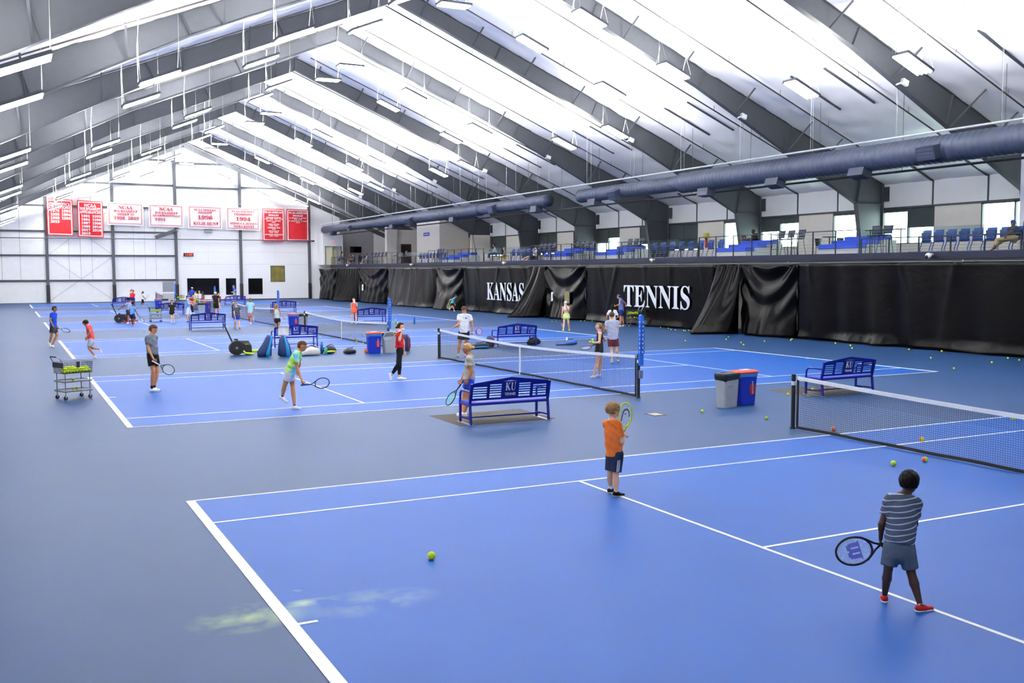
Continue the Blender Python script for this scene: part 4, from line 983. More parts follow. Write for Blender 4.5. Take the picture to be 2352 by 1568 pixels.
# ---- ball carts
mat('wire', '#2a2d33', .5, metal=.3, var=.05)
def mk_cart(nm_lab, x, y, rz, fill, extra=None, s=1.):
    t = thing('ball_cart', nm_lab, 'cart', (x, y, 0), rz, 'ball carts')
    w_, d_ = .36, .27          # half sizes
    for sx in (-1,1):
        for sy in (-1,1):
            MB().tube([(sx*w_*.86,sy*d_*.86,.1),(sx*w_*.86,sy*d_*.86,.66)], .012, 6).build('leg','greymetal',t)
            c = MB().tube([(sx*w_*.86,sy*d_*.86-.015,.05),(sx*w_*.86,sy*d_*.86+.015,.05)], .05, 14).build('caster','black',t)
            MB().bx(sx*w_*.86-.012,sx*w_*.86+.012,sy*d_*.86-.03,sy*d_*.86+.03,.05,.12).build('caster_fork','chrome',c)
    for z in (.2, .44):
        MB().loft([[(-w_,-d_,z),(w_,-d_,z),(w_,d_,z),(-w_,d_,z)],[(-w_,-d_,z+.012),(w_,-d_,z+.012),(w_,d_,z+.012),(-w_,d_,z+.012)]]).build('shelf','wire',t)
        MB().tube([(-w_,-d_,z+.03),(w_,-d_,z+.03),(w_,d_,z+.03),(-w_,d_,z+.03),(-w_,-d_,z+.03)], .01, 5).build('shelf_rim','greymetal',t)
    b0, b1, bt = .66, .66, .93
    MB().bx(-w_,w_,-d_,d_,b0,b0+.012).build('basket_floor','wire',t)
    mm = MB()
    for i in range(19):
        x_ = -w_+2*w_*i/18
        for sy in (-1,1): mm.bar((x_,sy*d_,b0),(x_,sy*d_*1.05,bt),.004,.004)
    for i in range(14):
        y_ = -d_+2*d_*i/13
        for sx in (-1,1): mm.bar((sx*w_,y_,b0),(sx*w_*1.04,y_,bt),.004,.004)
    for j in range(6):
        z = b0+(bt-b0)*j/5; e = 1+.045*j/5
        for a, b in (((-w_,-d_),(w_,-d_)),((w_,-d_),(w_,d_)),((w_,d_),(-w_,d_)),((-w_,d_),(-w_,-d_))): mm.bar((a[0]*e,a[1]*e,z),(b[0]*e,b[1]*e,z),.005,.005)
    o = mm.build('basket_wires','wire',t); tag(o, kind='stuff')
    for sx in (-1,): MB().bx(sx*w_*1.05-.01,sx*w_*1.05+.01,-d_,d_,.8,bt).build('end_plate','black',t)
    MB().bx(-.04,.04,-d_*1.06,-d_*1.04,.8,bt+.02).build('front_plate','black',t)
    MB().tube([(-w_,d_*.9,.9),(-w_-.08,d_*.9,1.05),(-w_-.12,d_*.7,1.08),(-w_-.12,-d_*.7,1.08),(-w_-.08,-d_*.9,1.05),(-w_,-d_*.9,.9)], .014, 7).build('handle','chrome',t)
    MB().tube([(-w_-.12,d_*.6,1.08),(-w_-.12,-d_*.6,1.08)], .018, 7).build('handle_grip','black',t)
    m_ = Matrix.Translation((x, y, 0)) @ Matrix.Rotation(rz, 4, 'Z')
    k = 0
    nr = 2 if fill < 60 or 'nearest' not in extra else 3
    for i in range(9):
        for j in range(nr):
            if k >= fill: break
            hx, hy = -w_+.045+i*.079, -d_+.045+j*.075
            p = m_ @ Vector((hx, hy, b0+.013)); ball('y', p, 'yellow ball at the bottom of the %s, %s row, %s along' % (extra, nth(j), nth(i)), 'tennis balls in the '+extra, False); k += 1
    for i in range(16 if nr == 2 else 26):
        a, b = i % 8, (i//8) % 3
        p = m_ @ Vector((-w_+.085+a*.079+rng.uniform(-.01,.01), -d_+.085+b*.075, b0+.066+(.035 if rng.random() < .25 else 0))); ball('y', p, 'yellow ball heaped on top in the %s, %s one' % (extra, nth(i)), 'tennis balls in the '+extra, False)
    return t, m_
p = G(166, 917); t, mm_ = mk_cart('wire ball cart with yellow balls standing at the left, nearest the camera', p[0]+.05, p[1]+.2, math.radians(22), 63, 'nearest ball cart')
for q, z, lb in (((.0,.02),.212,'left yellow ball on the bottom shelf of the nearest ball cart'),((.1,.03),.212,'right yellow ball on the bottom shelf of the nearest ball cart'),((-.02,-.03),.452,'yellow ball alone on the middle shelf of the nearest ball cart')): ball('y', mm_ @ Vector((*q, z)), lb, 'tennis balls in the nearest ball cart')
p = G(1458, 749); t, mm_ = mk_cart('ball cart beside the TENNIS curtain with orange and yellow balls', p[0], p[1]+.1, math.radians(170), 40, 'cart by the curtain')
for k, q in enumerate(((-.2,-.1),(-.05,-.1),(.1,-.1),(.2,-.1),(0,.1))): ball('o', mm_ @ Vector((*q, .455)), 'orange low-pressure ball on the middle shelf of the cart by the curtain, %s one' % nth(k), 'orange balls in the cart by the curtain')
p = G(355, 739); t, mm_ = mk_cart('ball cart with yellow balls between the far left benches', p[0]+.1, p[1]+.15, 0, 63, 'far left ball cart')
for k, q in enumerate(((-.2,-.1),(-.05,-.1),(.1,-.1),(.22,-.1))): ball('o', mm_ @ Vector((*q, .455)), 'orange ball on the shelf of the far left ball cart, %s one' % nth(k), 'orange balls in the far left cart')
p = G(452, 712.5); mk_cart('ball cart full of yellow balls behind the person in light blue', p[0]-.1, p[1]+.2, 0, 63, 'cart behind the bins')
p = G(414, 700); mk_cart('small ball cart with orange balls beside the farthest score tower', p[0], p[1]+.2, .3, 30, 'farthest ball cart')
# ---- motorised ball blowers
mat('lime', '#c9e321', .45, var=.05)
def mk_blower(lab, p, rz, arms):
    t = thing('court_blower', lab, 'blower', (p[0], p[1], 0), rz)
    MB().tube([(0,-.2,.29),(0,-.02,.29)], [.27,.27], 20).build('fan_housing','black',t,False)
    MB().tube([(0,-.215,.29),(0,-.2,.29)], .2, 20).build('fan_grille','rubber',t); MB().tube([(0,-.23,.29),(0,-.215,.29)], .05, 10).build('hub','greymetal',t)
    MB().loft([[(-.05,-.05,.08),(.62,-.05,.06),(.62,.35,.06),(-.05,.35,.08)],[(-.05,-.05,.5),(.6,-.05,.36),(.6,.35,.36),(-.05,.35,.5)],[(.05,0,.56),(.5,0,.54),(.5,.3,.54),(.05,.3,.56)]]).build('body','black',t)
    MB().bx(.35,.48,-.06,-.045,.4,.42).build('stripe', arms, t); MB().bx(.0,.12,.05,.2,.56,.62).build('switch_box','rubber',t)
    MB().tube([(-.08,.15,.5),(-.36,.15,1.15)], .03, 7).build('handle_pole','black',t); MB().tube([(-.37,-.05,1.17),(-.37,.35,1.17)], .02, 7).build('handle_bar','rubber',t)
    MB().tube([(.25,-.12,.18),(.33,-.2,.08),(.62,-.26,.05)], .04, 8).build('side_arm',arms,t); MB().tube([(.62,.15,.12),(.8,.16,.12),(1.15,.17,.12)], [.06,.05,.04], 8).build('front_arm',arms,t)
    for s in (-.02,.32): MB().tube([(.5,s,.06),(.5,s+.03,.06)], .06, 12).build('wheel','rubber',t)
mk_blower('black ball blower with lime green arms and a long handle', G(545, 817)+V3(0,.3,0), .05, 'lime')
mk_blower('black ball blower with red arms pushed by the person in grey', G(280, 743)+V3(-.1,.85,0), 0., 'red')
# ---- bags, bottles, towel
mat('bagnavy', '#17305c', .6, var=.15); mat('bagcyan', '#1f8fd0', .5, var=.1); mat('bagwhite', '#e9e7e0', .7, var=.06, bump=.5, bscale=8); mat('bagyellow', '#d2d838', .5, var=.08); mat('bagblack', '#16171a', .6, var=.15); mat('teal', '#3fb8a8', .4); mat('bottleblue', '#2a6fb8', .35); mat('bottlegreen', '#6fd49a', .35); mat('bagroyal','#2456b8',.5); mat('maroon','#5a2030',.6)
def rbag(lab, p, rz, secs, m1, m2, nm='racket_bag', strap=True, stripe=True):
    """soft bag lofted along its length from (pos, half width, half height) sections; lies or stands by section positions"""
    t = thing(nm, lab, 'bag', (p[0], p[1], 0), rz); rings = []; N = 14
    P = [np.array(s[0], float) for s in secs]
    for i, (c, hw, hh) in enumerate(secs):
        d = nrm(P[min(i+1,len(P)-1)]-P[max(i-1,0)]); sd = nrm(np.cross(d, (0,1,0))) if abs(d[1]) < .9 else V3(1,0,0); up = V3(0,1,0) if abs(d[1]) < .9 else V3(0,0,1)
        rings.append([P[i]+sd*hw*math.copysign(abs(math.cos(a))**.7, math.cos(a))+up*hh*math.copysign(abs(math.sin(a))**.7, math.sin(a)) for a in [2*math.pi*k/N for k in range(N)]])
    o = MB().loft(rings).build('body', m1, t, True)
    if stripe:
        st2 = MB()
        for sgn in (1,):
            pts = [r[10] for r in rings]; 
            st2.tube([np.asarray(q)+V3(0,-.012,0) for q in pts], [max(.02, s[1]*.28) for s in secs], 6).build('side_panel', m2, t, True)
    if strap:
        a, b = P[1], P[-2]; mid = (a+b)/2+V3(.0,-.0,0); 
        MB().tube([rings[1][0], np.asarray(rings[len(rings)//2][0])*1.0+V3(.06,0,.05), rings[-2][0]], .014, 5).build('strap', 'bagblack', t)
        MB().tube([rings[len(rings)//2][3], np.asarray(rings[len(rings)//2][4])+V3(0,-.02,.06), rings[len(rings)//2][6]], .012, 5).build('handle','bagblack',t)
    return t
p = G(612, 820); rbag('blue and navy racket bag leaning, left one beside the lime blower', p+V3(0,.2,0), 0, [((-.02,0,.01),.26,.12),((-.03,0,.12),.28,.15),((.07,0,.42),.18,.14),((.16,0,.68),.13,.11),((.18,0,.8),.1,.08)], 'bagnavy', 'bagcyan')
p = G(655, 820); rbag('tall cyan and navy racket bag standing behind the person in tie-dye', p+V3(0,.15,0), 0, [((.03,0,.02),.2,.13),((.03,0,.1),.26,.16),((.0,0,.4),.22,.15),((-.03,0,.66),.14,.12),((-.03,0,.8),.07,.08)], 'bagnavy', 'bagcyan')
p = G(716, 817); rbag('crumpled white cloth bag on the floor beside the towel bench', p+V3(0,.2,0), 0, [((-.38,0,.06),.05,.1),((-.3,0,.1),.1,.18),((0,0,.17),.17,.2),((.25,0,.14),.14,.18),((.36,0,.08),.06,.1)], 'bagwhite','bagwhite', 'cloth_bag', True, False)
p = G(758, 813); rbag('black and yellow racket bag on the floor', p+V3(0,.2,0), 0, [((-.22,0,.1),.05,.08),((-.15,0,.13),.12,.15),((.05,0,.16),.16,.18),((.2,0,.14),.13,.16),((.28,0,.12),.06,.1)], 'bagblack','bagyellow')
p = G(808, 813); rbag('small black bag with a white cloth, near the orange ball', p+V3(0,.2,0), 0, [((-.25,0,.06),.04,.1),((-.15,0,.1),.1,.18),((.05,0,.1),.1,.18),((.2,0,.08),.07,.12)], 'bagblack','bagblack','sports_bag',True,False)
p = G(936, 808); rbag('dark navy racket bag standing behind the person in red', p+V3(0,.2,0), 0, [((0,0,.02),.16,.1),((0,0,.2),.2,.13),((0,0,.5),.19,.12),((-.02,0,.68),.1,.1)], 'bagnavy','maroon')
p = G(1108, 801); rbag('black and light blue racket bag lying by the second net', p+V3(0,.2,0), 0, [((-.35,0,.08),.06,.1),((-.2,0,.11),.11,.16),((.15,0,.12),.12,.16),((.35,0,.1),.08,.1)], 'bagblack','bagcyan')
p = G(1123, 798); rbag('dark maroon bag standing left of the bench behind the second net', p+V3(.15,.2,0), 0, [((0,0,.02),.15,.12),((0,0,.15),.2,.16),((0,0,.35),.17,.14),((-.02,0,.48),.08,.08)], 'bagnavy','maroon','sports_bag')
p = G(1231, 793); rbag('round black bag under the right end of the bench behind the net', p+V3(0,.2,0), 0, [((-.3,0,.08),.06,.1),((-.15,0,.15),.14,.16),((.1,0,.18),.17,.18),((.27,0,.12),.09,.12)], 'bagblack','bagblack','sports_bag',True,False)
p = G(1308, 793); rbag('blue racket bag lying on the floor with a white handle end', p+V3(0,.15,0), 0, [((-.55,0,.05),.03,.04),((-.2,0,.06),.05,.08),((.0,0,.1),.09,.14),((.3,0,.12),.11,.15),((.4,0,.1),.07,.1)], 'bagroyal','bagblack')
t = thing('towel', 'white towel draped over the bench back', 'towel', (0,0,0))
c = V3(7.82+.36, 27.05, .0)
o = MB().grid(lambda u, v: (c[0]-.22+.44*u+.03*(v-.5), c[1]-.04-.075*math.cos(max(-1,min(1,(v-.72)*6))*1.57)*(1 if v < .72 else .2)+(.0 if v < .72 else (v-.72)*.5)+.012*math.sin(u*9+v*3), (.5+.45*min(1,v/.72)+.02*math.sin(u*5)*(1-v)) if v < .72 else .95-(v-.72)*.9), 12, 16).build('cloth','bagwhite',t,True); o.modifiers.new('thickness','SOLIDIFY').thickness = .012
MB().bx(c[0]-.2,c[0]+.2,c[1]-.13,c[1]-.122,.56,.575).build('hem','white',t)
def bottle(px, py, m1, lab, h=.26, r=.037, cap='white'):
    p = G(px, py); t = thing('water_bottle', lab, 'bottle', (p[0], p[1]+r, 0)); MB().tube([(0,0,0),(0,0,h*.78),(0,0,h*.86),(0,0,h*.9)], [r,r,r*.8,r*.5], 12).build('body',m1,t,True); MB().tube([(0,0,h*.9),(0,0,h)], r*.6, 10).build('cap',cap,t)
bottle(909.5, 745, 'bottlegreen', 'pale green water bottle on the floor behind the person in red', .3, .05)
bottle(952.5, 744, 'bottleblue', 'blue water bottle standing alone left of the person in white', .42, .05, 'bottleblue')
bottle(749.5, 814, 'teal', 'teal water bottle in front of the yellow bag', .3, .06, 'bottleblue')
bottle(1303, 787, 'white', 'small white bottle behind the blue racket bag', .25, .04)
bottle(740, 812, 'bottleblue', 'blue jug with loop handle beside the white cloth bag', .45, .06, 'bottleblue')
# ================================================================ people
# Bodies and clothes are implicit surfaces (blended tapered limbs) turned into one mesh each.
UPV = V3(0,0,1); RH = nrm(V3(CR[0],CR[1],0)); FH = nrm(V3(CF[0],CF[1],0))
def hdir(deg):
    """0 = image right, 90 = away from the camera, 180 = image left, -90 = towards the camera"""
    a = math.radians(deg); return RH*math.cos(a)+FH*math.sin(a)
def rc(a, b, r1, r2, k=.02): return ('c', np.asarray(a, float), np.asarray(b, float), r1, r2, None, 1., k)
def ec(a, b, lat, r1, r2, ratio, k=.03): return ('e', np.asarray(a, float), np.asarray(b, float), r1, r2, np.asarray(lat, float), ratio, k)
def el(c, ax, r, k=.02): return ('l', np.asarray(c, float), np.asarray(ax, float), r, None, None, 1., k)
def prim_box(p):
    if p[0] == 'l':
        R = max(p[3]); return p[1]-R, p[1]+R
    R = max(p[3], p[4]); return np.minimum(p[1], p[2])-R, np.maximum(p[1], p[2])+R
def prim_d(p, X):
    if p[0] == 'l':
        q = (X-p[1]) @ p[2].T; r = np.asarray(p[3]); k0 = np.sqrt(((q/r)**2).sum(-1)); k1 = np.sqrt(((q/r**2)**2).sum(-1))+1e-9
        return k0*(k0-1)/k1
    a, b, r1, r2 = p[1], p[2], p[3], p[4]; ba = b-a; L2 = max(1e-9, ba@ba); P = X-a
    if p[0] == 'e':
        dp = nrm(np.cross(p[5], nrm(ba))); c = (P@dp)*(1/p[6]-1); P = P+c[..., None]*dp
    t = np.clip((P@ba)/L2, 0, 1); d = np.sqrt(((P-t[..., None]*ba)**2).sum(-1))-(r1+(r2-r1)*t)
    return d*(p[6] if p[0] == 'e' else 1)
def sdf_mesh(prims, h, clips=(), warp=None):
    """prims blended; a prim may be (prim, [clip planes]); clips: (point, normal) keep the side against the normal"""
    pr = [q if isinstance(q[0], tuple) else (q, ()) for q in prims]
    bx = [prim_box(q[0]) for q in pr]; lo = np.min([b[0] for b in bx], 0)-3*h; hi = np.max([b[1] for b in bx], 0)+3*h
    n = np.ceil((hi-lo)/h).astype(int)+1; D = np.full(n, 9., np.float32)
    ax = [lo[i]+h*np.arange(n[i]) for i in range(3)]
    for (p, cl), (b0, b1) in zip(pr, bx):
        i0 = np.maximum(0, np.floor((b0-lo)/h-3-p[7]/h).astype(int)); i1 = np.minimum(n, np.ceil((b1-lo)/h+4+p[7]/h).astype(int))
        X = np.stack(np.meshgrid(*[ax[i][i0[i]:i1[i]] for i in range(3)], indexing='ij'), -1)
        d = prim_d(p, X)
        for (c, nn) in cl: d = np.maximum(d, (X-c)@nn)
        s = tuple(slice(i0[i], i1[i]) for i in range(3)); o = D[s]; k = max(p[7], 1e-4)
        hh = np.maximum(k-np.abs(o-d), 0)/k; D[s] = np.minimum(o, d)-hh*hh*k*.25
    if clips or warp:
        X = np.stack(np.meshgrid(*ax, indexing='ij'), -1)
        if warp: D = D+warp(X)
        for c in clips:
            D = np.maximum(D, (X-c[0])@c[1]) if not callable(c) else np.maximum(D, c(X))
    # surface nets
    ins = D < 0; c = np.zeros(n-1, int)
    for dx in (0,1):
        for dy in (0,1):
            for dz in (0,1): c += ins[dx:n[0]-1+dx, dy:n[1]-1+dy, dz:n[2]-1+dz]
    act = (c > 0) & (c < 8); idx = np.full(n-1, -1); cells_ = np.argwhere(act); idx[act] = np.arange(len(cells_))
    if len(cells_) == 0: return [], []
    acc = np.zeros((len(cells_), 3)); cnt = np.zeros(len(cells_))
    corners = [np.array(v) for v in ((0,0,0),(1,0,0),(0,1,0),(1,1,0),(0,0,1),(1,0,1),(0,1,1),(1,1,1))]
    val = [D[tuple((cells_+v).T)] for v in corners]
    for i, j in ((0,1),(2,3),(4,5),(6,7),(0,2),(1,3),(4,6),(5,7),(0,4),(1,5),(2,6),(3,7)):
        a, b = val[i], val[j]; m = (a < 0) != (b < 0); t = np.where(m, a/np.where(m, a-b, 1), 0)
        acc += np.where(m[:, None], corners[i]+(corners[j]-corners[i])*t[:, None], 0); cnt += m
    V = lo+h*(cells_+acc/np.maximum(cnt, 1)[:, None]); Fs = []
    for axs in range(3):
        sl0 = [slice(None)]*3; sl1 = [slice(None)]*3; sl0[axs] = slice(0, -1); sl1[axs] = slice(1, None)
        ed = ins[tuple(sl0)] != ins[tuple(sl1)]; e = np.argwhere(ed); o1, o2 = [(1,2),(2,0),(0,1)][axs]
        e = e[(e[:, o1] > 0) & (e[:, o2] > 0) & (e[:, o1] < n[o1]-1) & (e[:, o2] < n[o2]-1)]
        if not len(e): continue
        def g_(d1, d2):
            q = e.copy(); q[:, o1] -= d1; q[:, o2] -= d2; return idx[tuple(q.T)]
        f = np.stack([g_(1,1), g_(0,1), g_(0,0), g_(1,0)], 1); flip = ~ins[tuple(e.T)]
        f[flip] = f[flip][:, ::-1]; Fs.append(f)
    return V, np.concatenate(Fs)
def np_mesh(name, V, Fq, mats, base, extra=None):
    V = np.asarray(V)-base; vs, fs, mi = V, Fq, None
    me = bpy.data.meshes.new(name); nv, nf = len(V), len(Fq); ev, ef, em = ([], [], []) if extra is None else (extra.v, extra.f, extra.m)
    allv = np.concatenate([V, np.asarray(ev).reshape(-1, 3)-base]) if ev else V
    me.from_pydata([tuple(v) for v in allv.tolist()], [], [tuple(f) for f in np.asarray(Fq).tolist()]+[tuple(i+nv for i in f) for f in ef])
    for m in mats: me.materials.append(M(m) if isinstance(m, str) else m)
    if ef and any(em): me.polygons.foreach_set('material_index', [0]*nf+em)
    me.polygons.foreach_set('use_smooth', [True]*(nf+len(ef))); me.update()
    return me
mat('eye', '#1a1512', .3, var=0.); mat('lip', '#9a5148', .5, var=.05)
SK = {'fair':'#d9a07e','tan':'#b97f58','light':'#e0ad8c','brown':'#6a4128','dark':'#3a2218','mid':'#9c6844'}
for k_, c_ in SK.items(): mat('skin_'+k_, c_, .55, spec=.35, var=.05, scale=25)
HC = {'brown':'#4a3222','dbrown':'#2a1c14','blond':'#b8955e','dblond':'#8f6d44','black':'#0c0a0a','grey':'#777777'}
for k_, c_ in HC.items(): mat('hair_'+k_, c_, .75, spec=.12, var=.35, scale=45, bump=.6, bscale=90)
def cloth(hexc, name=None):
    name = name or 'cloth_'+hexc.strip('#')
    return name if name in MATS else (mat(name, hexc, .85, spec=.2, var=.09, scale=9, bump=.35, bscale=24) and name)
def hand(mb, w, d, n, k, curl, left, spread=1.):
    """five separate tapered fingers on a palm; w wrist, d hand direction, n palm normal"""
    d, n = nrm(d), nrm(n-d*np.dot(n, nrm(d))); s = np.cross(n, d)*(1 if left else -1)     # towards the thumb side
    mb.sph(w+d*.045*k, (.046*k, .036*k, .018*k), 10, 8, (d, s, n))
    for i, (off, ln) in enumerate(((.028,.072),(.009,.08),(-.01,.075),(-.028,.06))):
        p = w+d*.08*k+s*off*k*spread; pts = [p-d*.02*k]; a = .15
        for q in range(3):
            a += curl*(1.0 if q else .7); p = p+(d*math.cos(a)+n*math.sin(a))*ln*k*(.42 if q == 0 else .3); pts.append(p)
        mb.tube(pts, [.0095*k, .0092*k, .0085*k, .0065*k], 6)
    p0 = w+d*.025*k+s*.028*k; td = nrm(d*.6+s*.75+n*.35); p1 = p0+td*.035*k; p2 = p1+nrm(d*.75+s*.2+n*(.4+curl*.4))*.03*k
    mb.tube([p0, p1, p2], [.011*k, .0105*k, .008*k], 6)
PEOPLE = {}
def person(label, crop, a, H, hd, nb, pel, la, ra, ll, rl, D0=None, hs=1., ha=None, hp=0., skin='fair', hair=('short','brown'), top=None, bot=None,
           shoes='#eeeeec', sole='#f4f4f2', socks=None, cap=None, lean=0., fem=False, sw=1., curl=(.35,.35), long_=None, glasses=False, res=None, hands=(None,None), extra_cloth=None, fat=1.):
    ox, oy, sc = crop; px = lambda q: (ox+q[0]/sc, oy+q[1]/sc)
    if D0 is None:
        ds = [DEPTH(G(*px(l[1][:2]))) for l in (ll, rl) if l[1][0] is not None and len(l[1]) == 4]; D0 = sum(ds)/len(ds)
    A = lambda q, base=D0: AT(*px(q), base+(q[2] if len(q) > 2 else 0.))
    fw = hdir(a); left = np.cross(UPV, fw); k = H/1.75
    pel3, nb3, hd3 = A(pel), A(nb, D0+lean), A(hd, D0+lean*1.25)
    tax = nrm(nb3-pel3); lat = nrm(left-tax*np.dot(left, tax)); fwt = nrm(np.cross(tax, lat))*-1
    if np.dot(fwt, fw) < 0: fwt = -fwt
    shw = .108*H*sw*(.93 if fem else 1); hpw = .05*H
    S = {1: nb3-tax*.045*H+lat*shw, -1: nb3-tax*.045*H-lat*shw}; Hp = {1: pel3+lat*hpw-tax*.0*H, -1: pel3-lat*hpw}
    arms, legs = {}, {}
    for s, ar in ((1, la), (-1, ra)):
        ds = DEPTH(S[s]); e = AT(*px(ar[0]), ds+(ar[0][2] if len(ar[0]) > 2 else 0)); w = AT(*px(ar[1]), ds+(ar[1][2] if len(ar[1]) > 2 else 0)); arms[s] = (S[s], e, w)
    for s, lg in ((1, ll), (-1, rl)):
        dh = DEPTH(Hp[s]); kn = AT(*px(lg[0]), dh+(lg[0][2] if len(lg[0]) > 2 else 0)); f = lg[1]
        if len(f) == 4: hl, to = G(*px(f[:2])), G(*px(f[2:])); up = UPV
        else:
            base = dh+f[4]; hl, to = AT(*px(f[:2]), base), AT(*px(f[2:4]), base)
        fd = nrm(to-hl); sh_l = np.clip(np.linalg.norm(to-hl), .2*k, .29*k) if len(f) == 4 else .27*k
        to = hl+fd*sh_l; up = nrm(UPV-fd*np.dot(UPV, fd)) if abs(fd[2]) < .97 else -fw
        ank = hl+fd*.065*k+up*.085*k; legs[s] = (Hp[s], kn, ank, hl, to, up, fd)
    base = V3((legs[1][3][0]+legs[-1][3][0])/2, (legs[1][3][1]+legs[-1][3][1])/2, 0.)
    if ll[1] is None or min(legs[1][3][2], legs[-1][3][2]) > 2: base[2] = min(legs[1][3][2], legs[-1][3][2])
    pxm = F/D0; h = res or max(.0085, min(.02, 1.35/pxm))
    hr = .0665*H*hs; hf = hdir(a if ha is None else ha); hl_ = np.cross(UPV, hf); pr_ = math.radians(hp)
    hfw = nrm(hf*math.cos(pr_)-UPV*math.sin(pr_)); hup = nrm(np.cross(hfw, hl_)); hax = np.stack([hl_, hfw, hup])
    cw, ww, pw_ = (.078,.06,.083) if fem else (.086,.074,.078); cw, ww, pw_ = cw*H*fat, ww*H*fat, pw_*H*fat
    ch0, ch1 = pel3+tax*np.linalg.norm(nb3-pel3)*.62, nb3-tax*.06*H; wa = pel3+tax*np.linalg.norm(nb3-pel3)*.35
    def torso(e=0., loose=0.):
        return [ec(ch0, ch1, lat, cw+e, cw*.92+e, .64, .04), ec(wa, ch0, lat, ww+e+loose*(cw-ww), cw+e, .68, .04), ec(pel3+tax*.02*H, wa, lat, pw_+e, ww+e+loose*(cw-ww), .72, .04),
                rc(nb3-tax*.01*H, S[1]-tax*.002*H, .03*H+e*.6, .025*H+e*.8, .035), rc(nb3-tax*.01*H, S[-1]-tax*.002*H, .03*H+e*.6, .025*H+e*.8, .035)]
    # ---------------- body
    P = torso()+[ec(pel3-tax*.03*H, pel3+tax*.02*H, lat, pw_*.95, pw_, .75, .03), rc(nb3-tax*.03*H, hd3-hup*.45*hr, .034*H*(.85 if fem else 1), .031*H*(.85 if fem else 1), .02),
         el(hd3+hup*.14*hr-hfw*.06*hr, hax, (.74*hr,.9*hr,.84*hr), .02), el(hd3-hup*.42*hr+hfw*.22*hr, hax, (.52*hr,.58*hr,.56*hr), .03*k),
         rc(hd3+hfw*.8*hr, hd3+hfw*1.0*hr-hup*.22*hr, .07*hr, .11*hr, .012*k)]
    for s in (1, -1): P.append(el(hd3+hl_*s*.74*hr-hup*.05*hr-hfw*.05*hr, hax, (.09*hr,.17*hr,.25*hr), .008))
    for s in (1, -1):
        sh, e, w = arms[s]; P += [rc(sh, e, .029*H*fat, .0225*H, .02), rc(e, e+(w-e)*.3, .0235*H, .0235*H, .01), rc(e, w, .0225*H, .0145*H, .01)]
        hp_, kn, an = legs[s][:3]; P += [rc(hp_, kn, .05*H*fat, .031*H, .02), rc(kn, kn+(an-kn)*.35, .031*H, .034*H, .012), rc(kn+(an-kn)*.35, an, .033*H, .0185*H, .012), rc(an, legs[s][3]+legs[s][6]*.05*k+legs[s][5]*.03*k, .02*H, .02*H, .01), rc(an-legs[s][5]*.04*k, legs[s][4]-legs[s][6]*.06*k+legs[s][5]*.03*k, .02*H, .014*H, .01)]
    V, Fq = sdf_mesh(P, h)
    ex = MB()
    if pxm > 30:
        for s in (1, -1): ex.mi = 1; ex.sph(hd3+hfw*.79*hr+hl_*s*.29*hr+hup*.04*hr, (.1*hr,.07*hr,.07*hr), 8, 6, hax)
        ex.mi = 2; ex.sph(hd3+hfw*.76*hr-hup*.5*hr, (.2*hr,.06*hr,.05*hr), 8, 6, hax)
    ex.mi = 0
    for i, s in enumerate((1, -1)):
        sh, e, w = arms[s]; d = nrm(w-e); hs_ = hands[i]
        pn = hs_[1] if hs_ and hs_[1] is not None else -lat*s*.9+fwt*.3; dd = hs_[0] if hs_ and hs_[0] is not None else d
        hand(ex, w, dd, np.asarray(pn, float), k*1.02, curl[i], s == 1)
    me = np_mesh('person', V, Fq, ['skin_'+skin, 'eye', 'lip'], base, ex); o = link('person', me); o.location = [float(c) for c in base]; tag(o, label, 'person')
    inv = None
    def child(nm, prims, m, hh=h, clips=(), parent=o, warp=None, up_=None):
        Vc, Fc = sdf_mesh(prims, hh, clips, warp)
        if not len(Vc): return None
        c = link(nm, np_mesh(nm, Vc, Fc, [m] if not isinstance(m, list) else m, base if parent is o else base), parent); return c
    # ---------------- clothes
    if top:
        kind, mcol = top[0], top[1]; m = mcol if mcol in MATS else cloth(mcol); slv = top[2] if len(top) > 2 else .55; hem = top[3] if len(top) > 3 else .02
        ee = .0115*H if kind == 'tee' else .006*H; Pt = torso(ee, .75 if kind == 'tee' else .1)
        if kind == 'crop': pass
        neck = (nb3+tax*.004*H, tax); bt = (pel3-tax*hem*H, -tax)
        if kind == 'tee':
            Pt.append(ec(pel3-tax*(hem+.03)*H, wa, lat, pw_+.0235*H, ww+ee+.7*(cw-ww), .8, .03))
            for s in (1, -1):
                sh, e, w = arms[s]; d = nrm(e-sh); en = sh+(e-sh)*slv; Pt.append((rc(sh, en+d*.05*k, .034*H*fat+ee*.5, .033*H+ee*.6, .03), [(en, d)]))
        elif kind == 'tank': neck = (nb3-tax*.03*H, tax); Pt = Pt[:3]+[rc(nb3-tax*.08*H+lat*.07*H, nb3-tax*.0*H+lat*.045*H, .02*H, .018*H, .02), rc(nb3-tax*.08*H-lat*.07*H, nb3-tax*.0*H-lat*.045*H, .02*H, .018*H, .02)]; neck = (nb3+tax*.01*H, tax)
        wr = (lambda X: .0035*k*(np.sin(X[..., 2]*38+X[..., 0]*25)+np.sin(X[..., 2]*61-X[..., 1]*33))) if pxm > 40 else None
        child('shirt', Pt, m, h, [neck, bt], warp=wr)
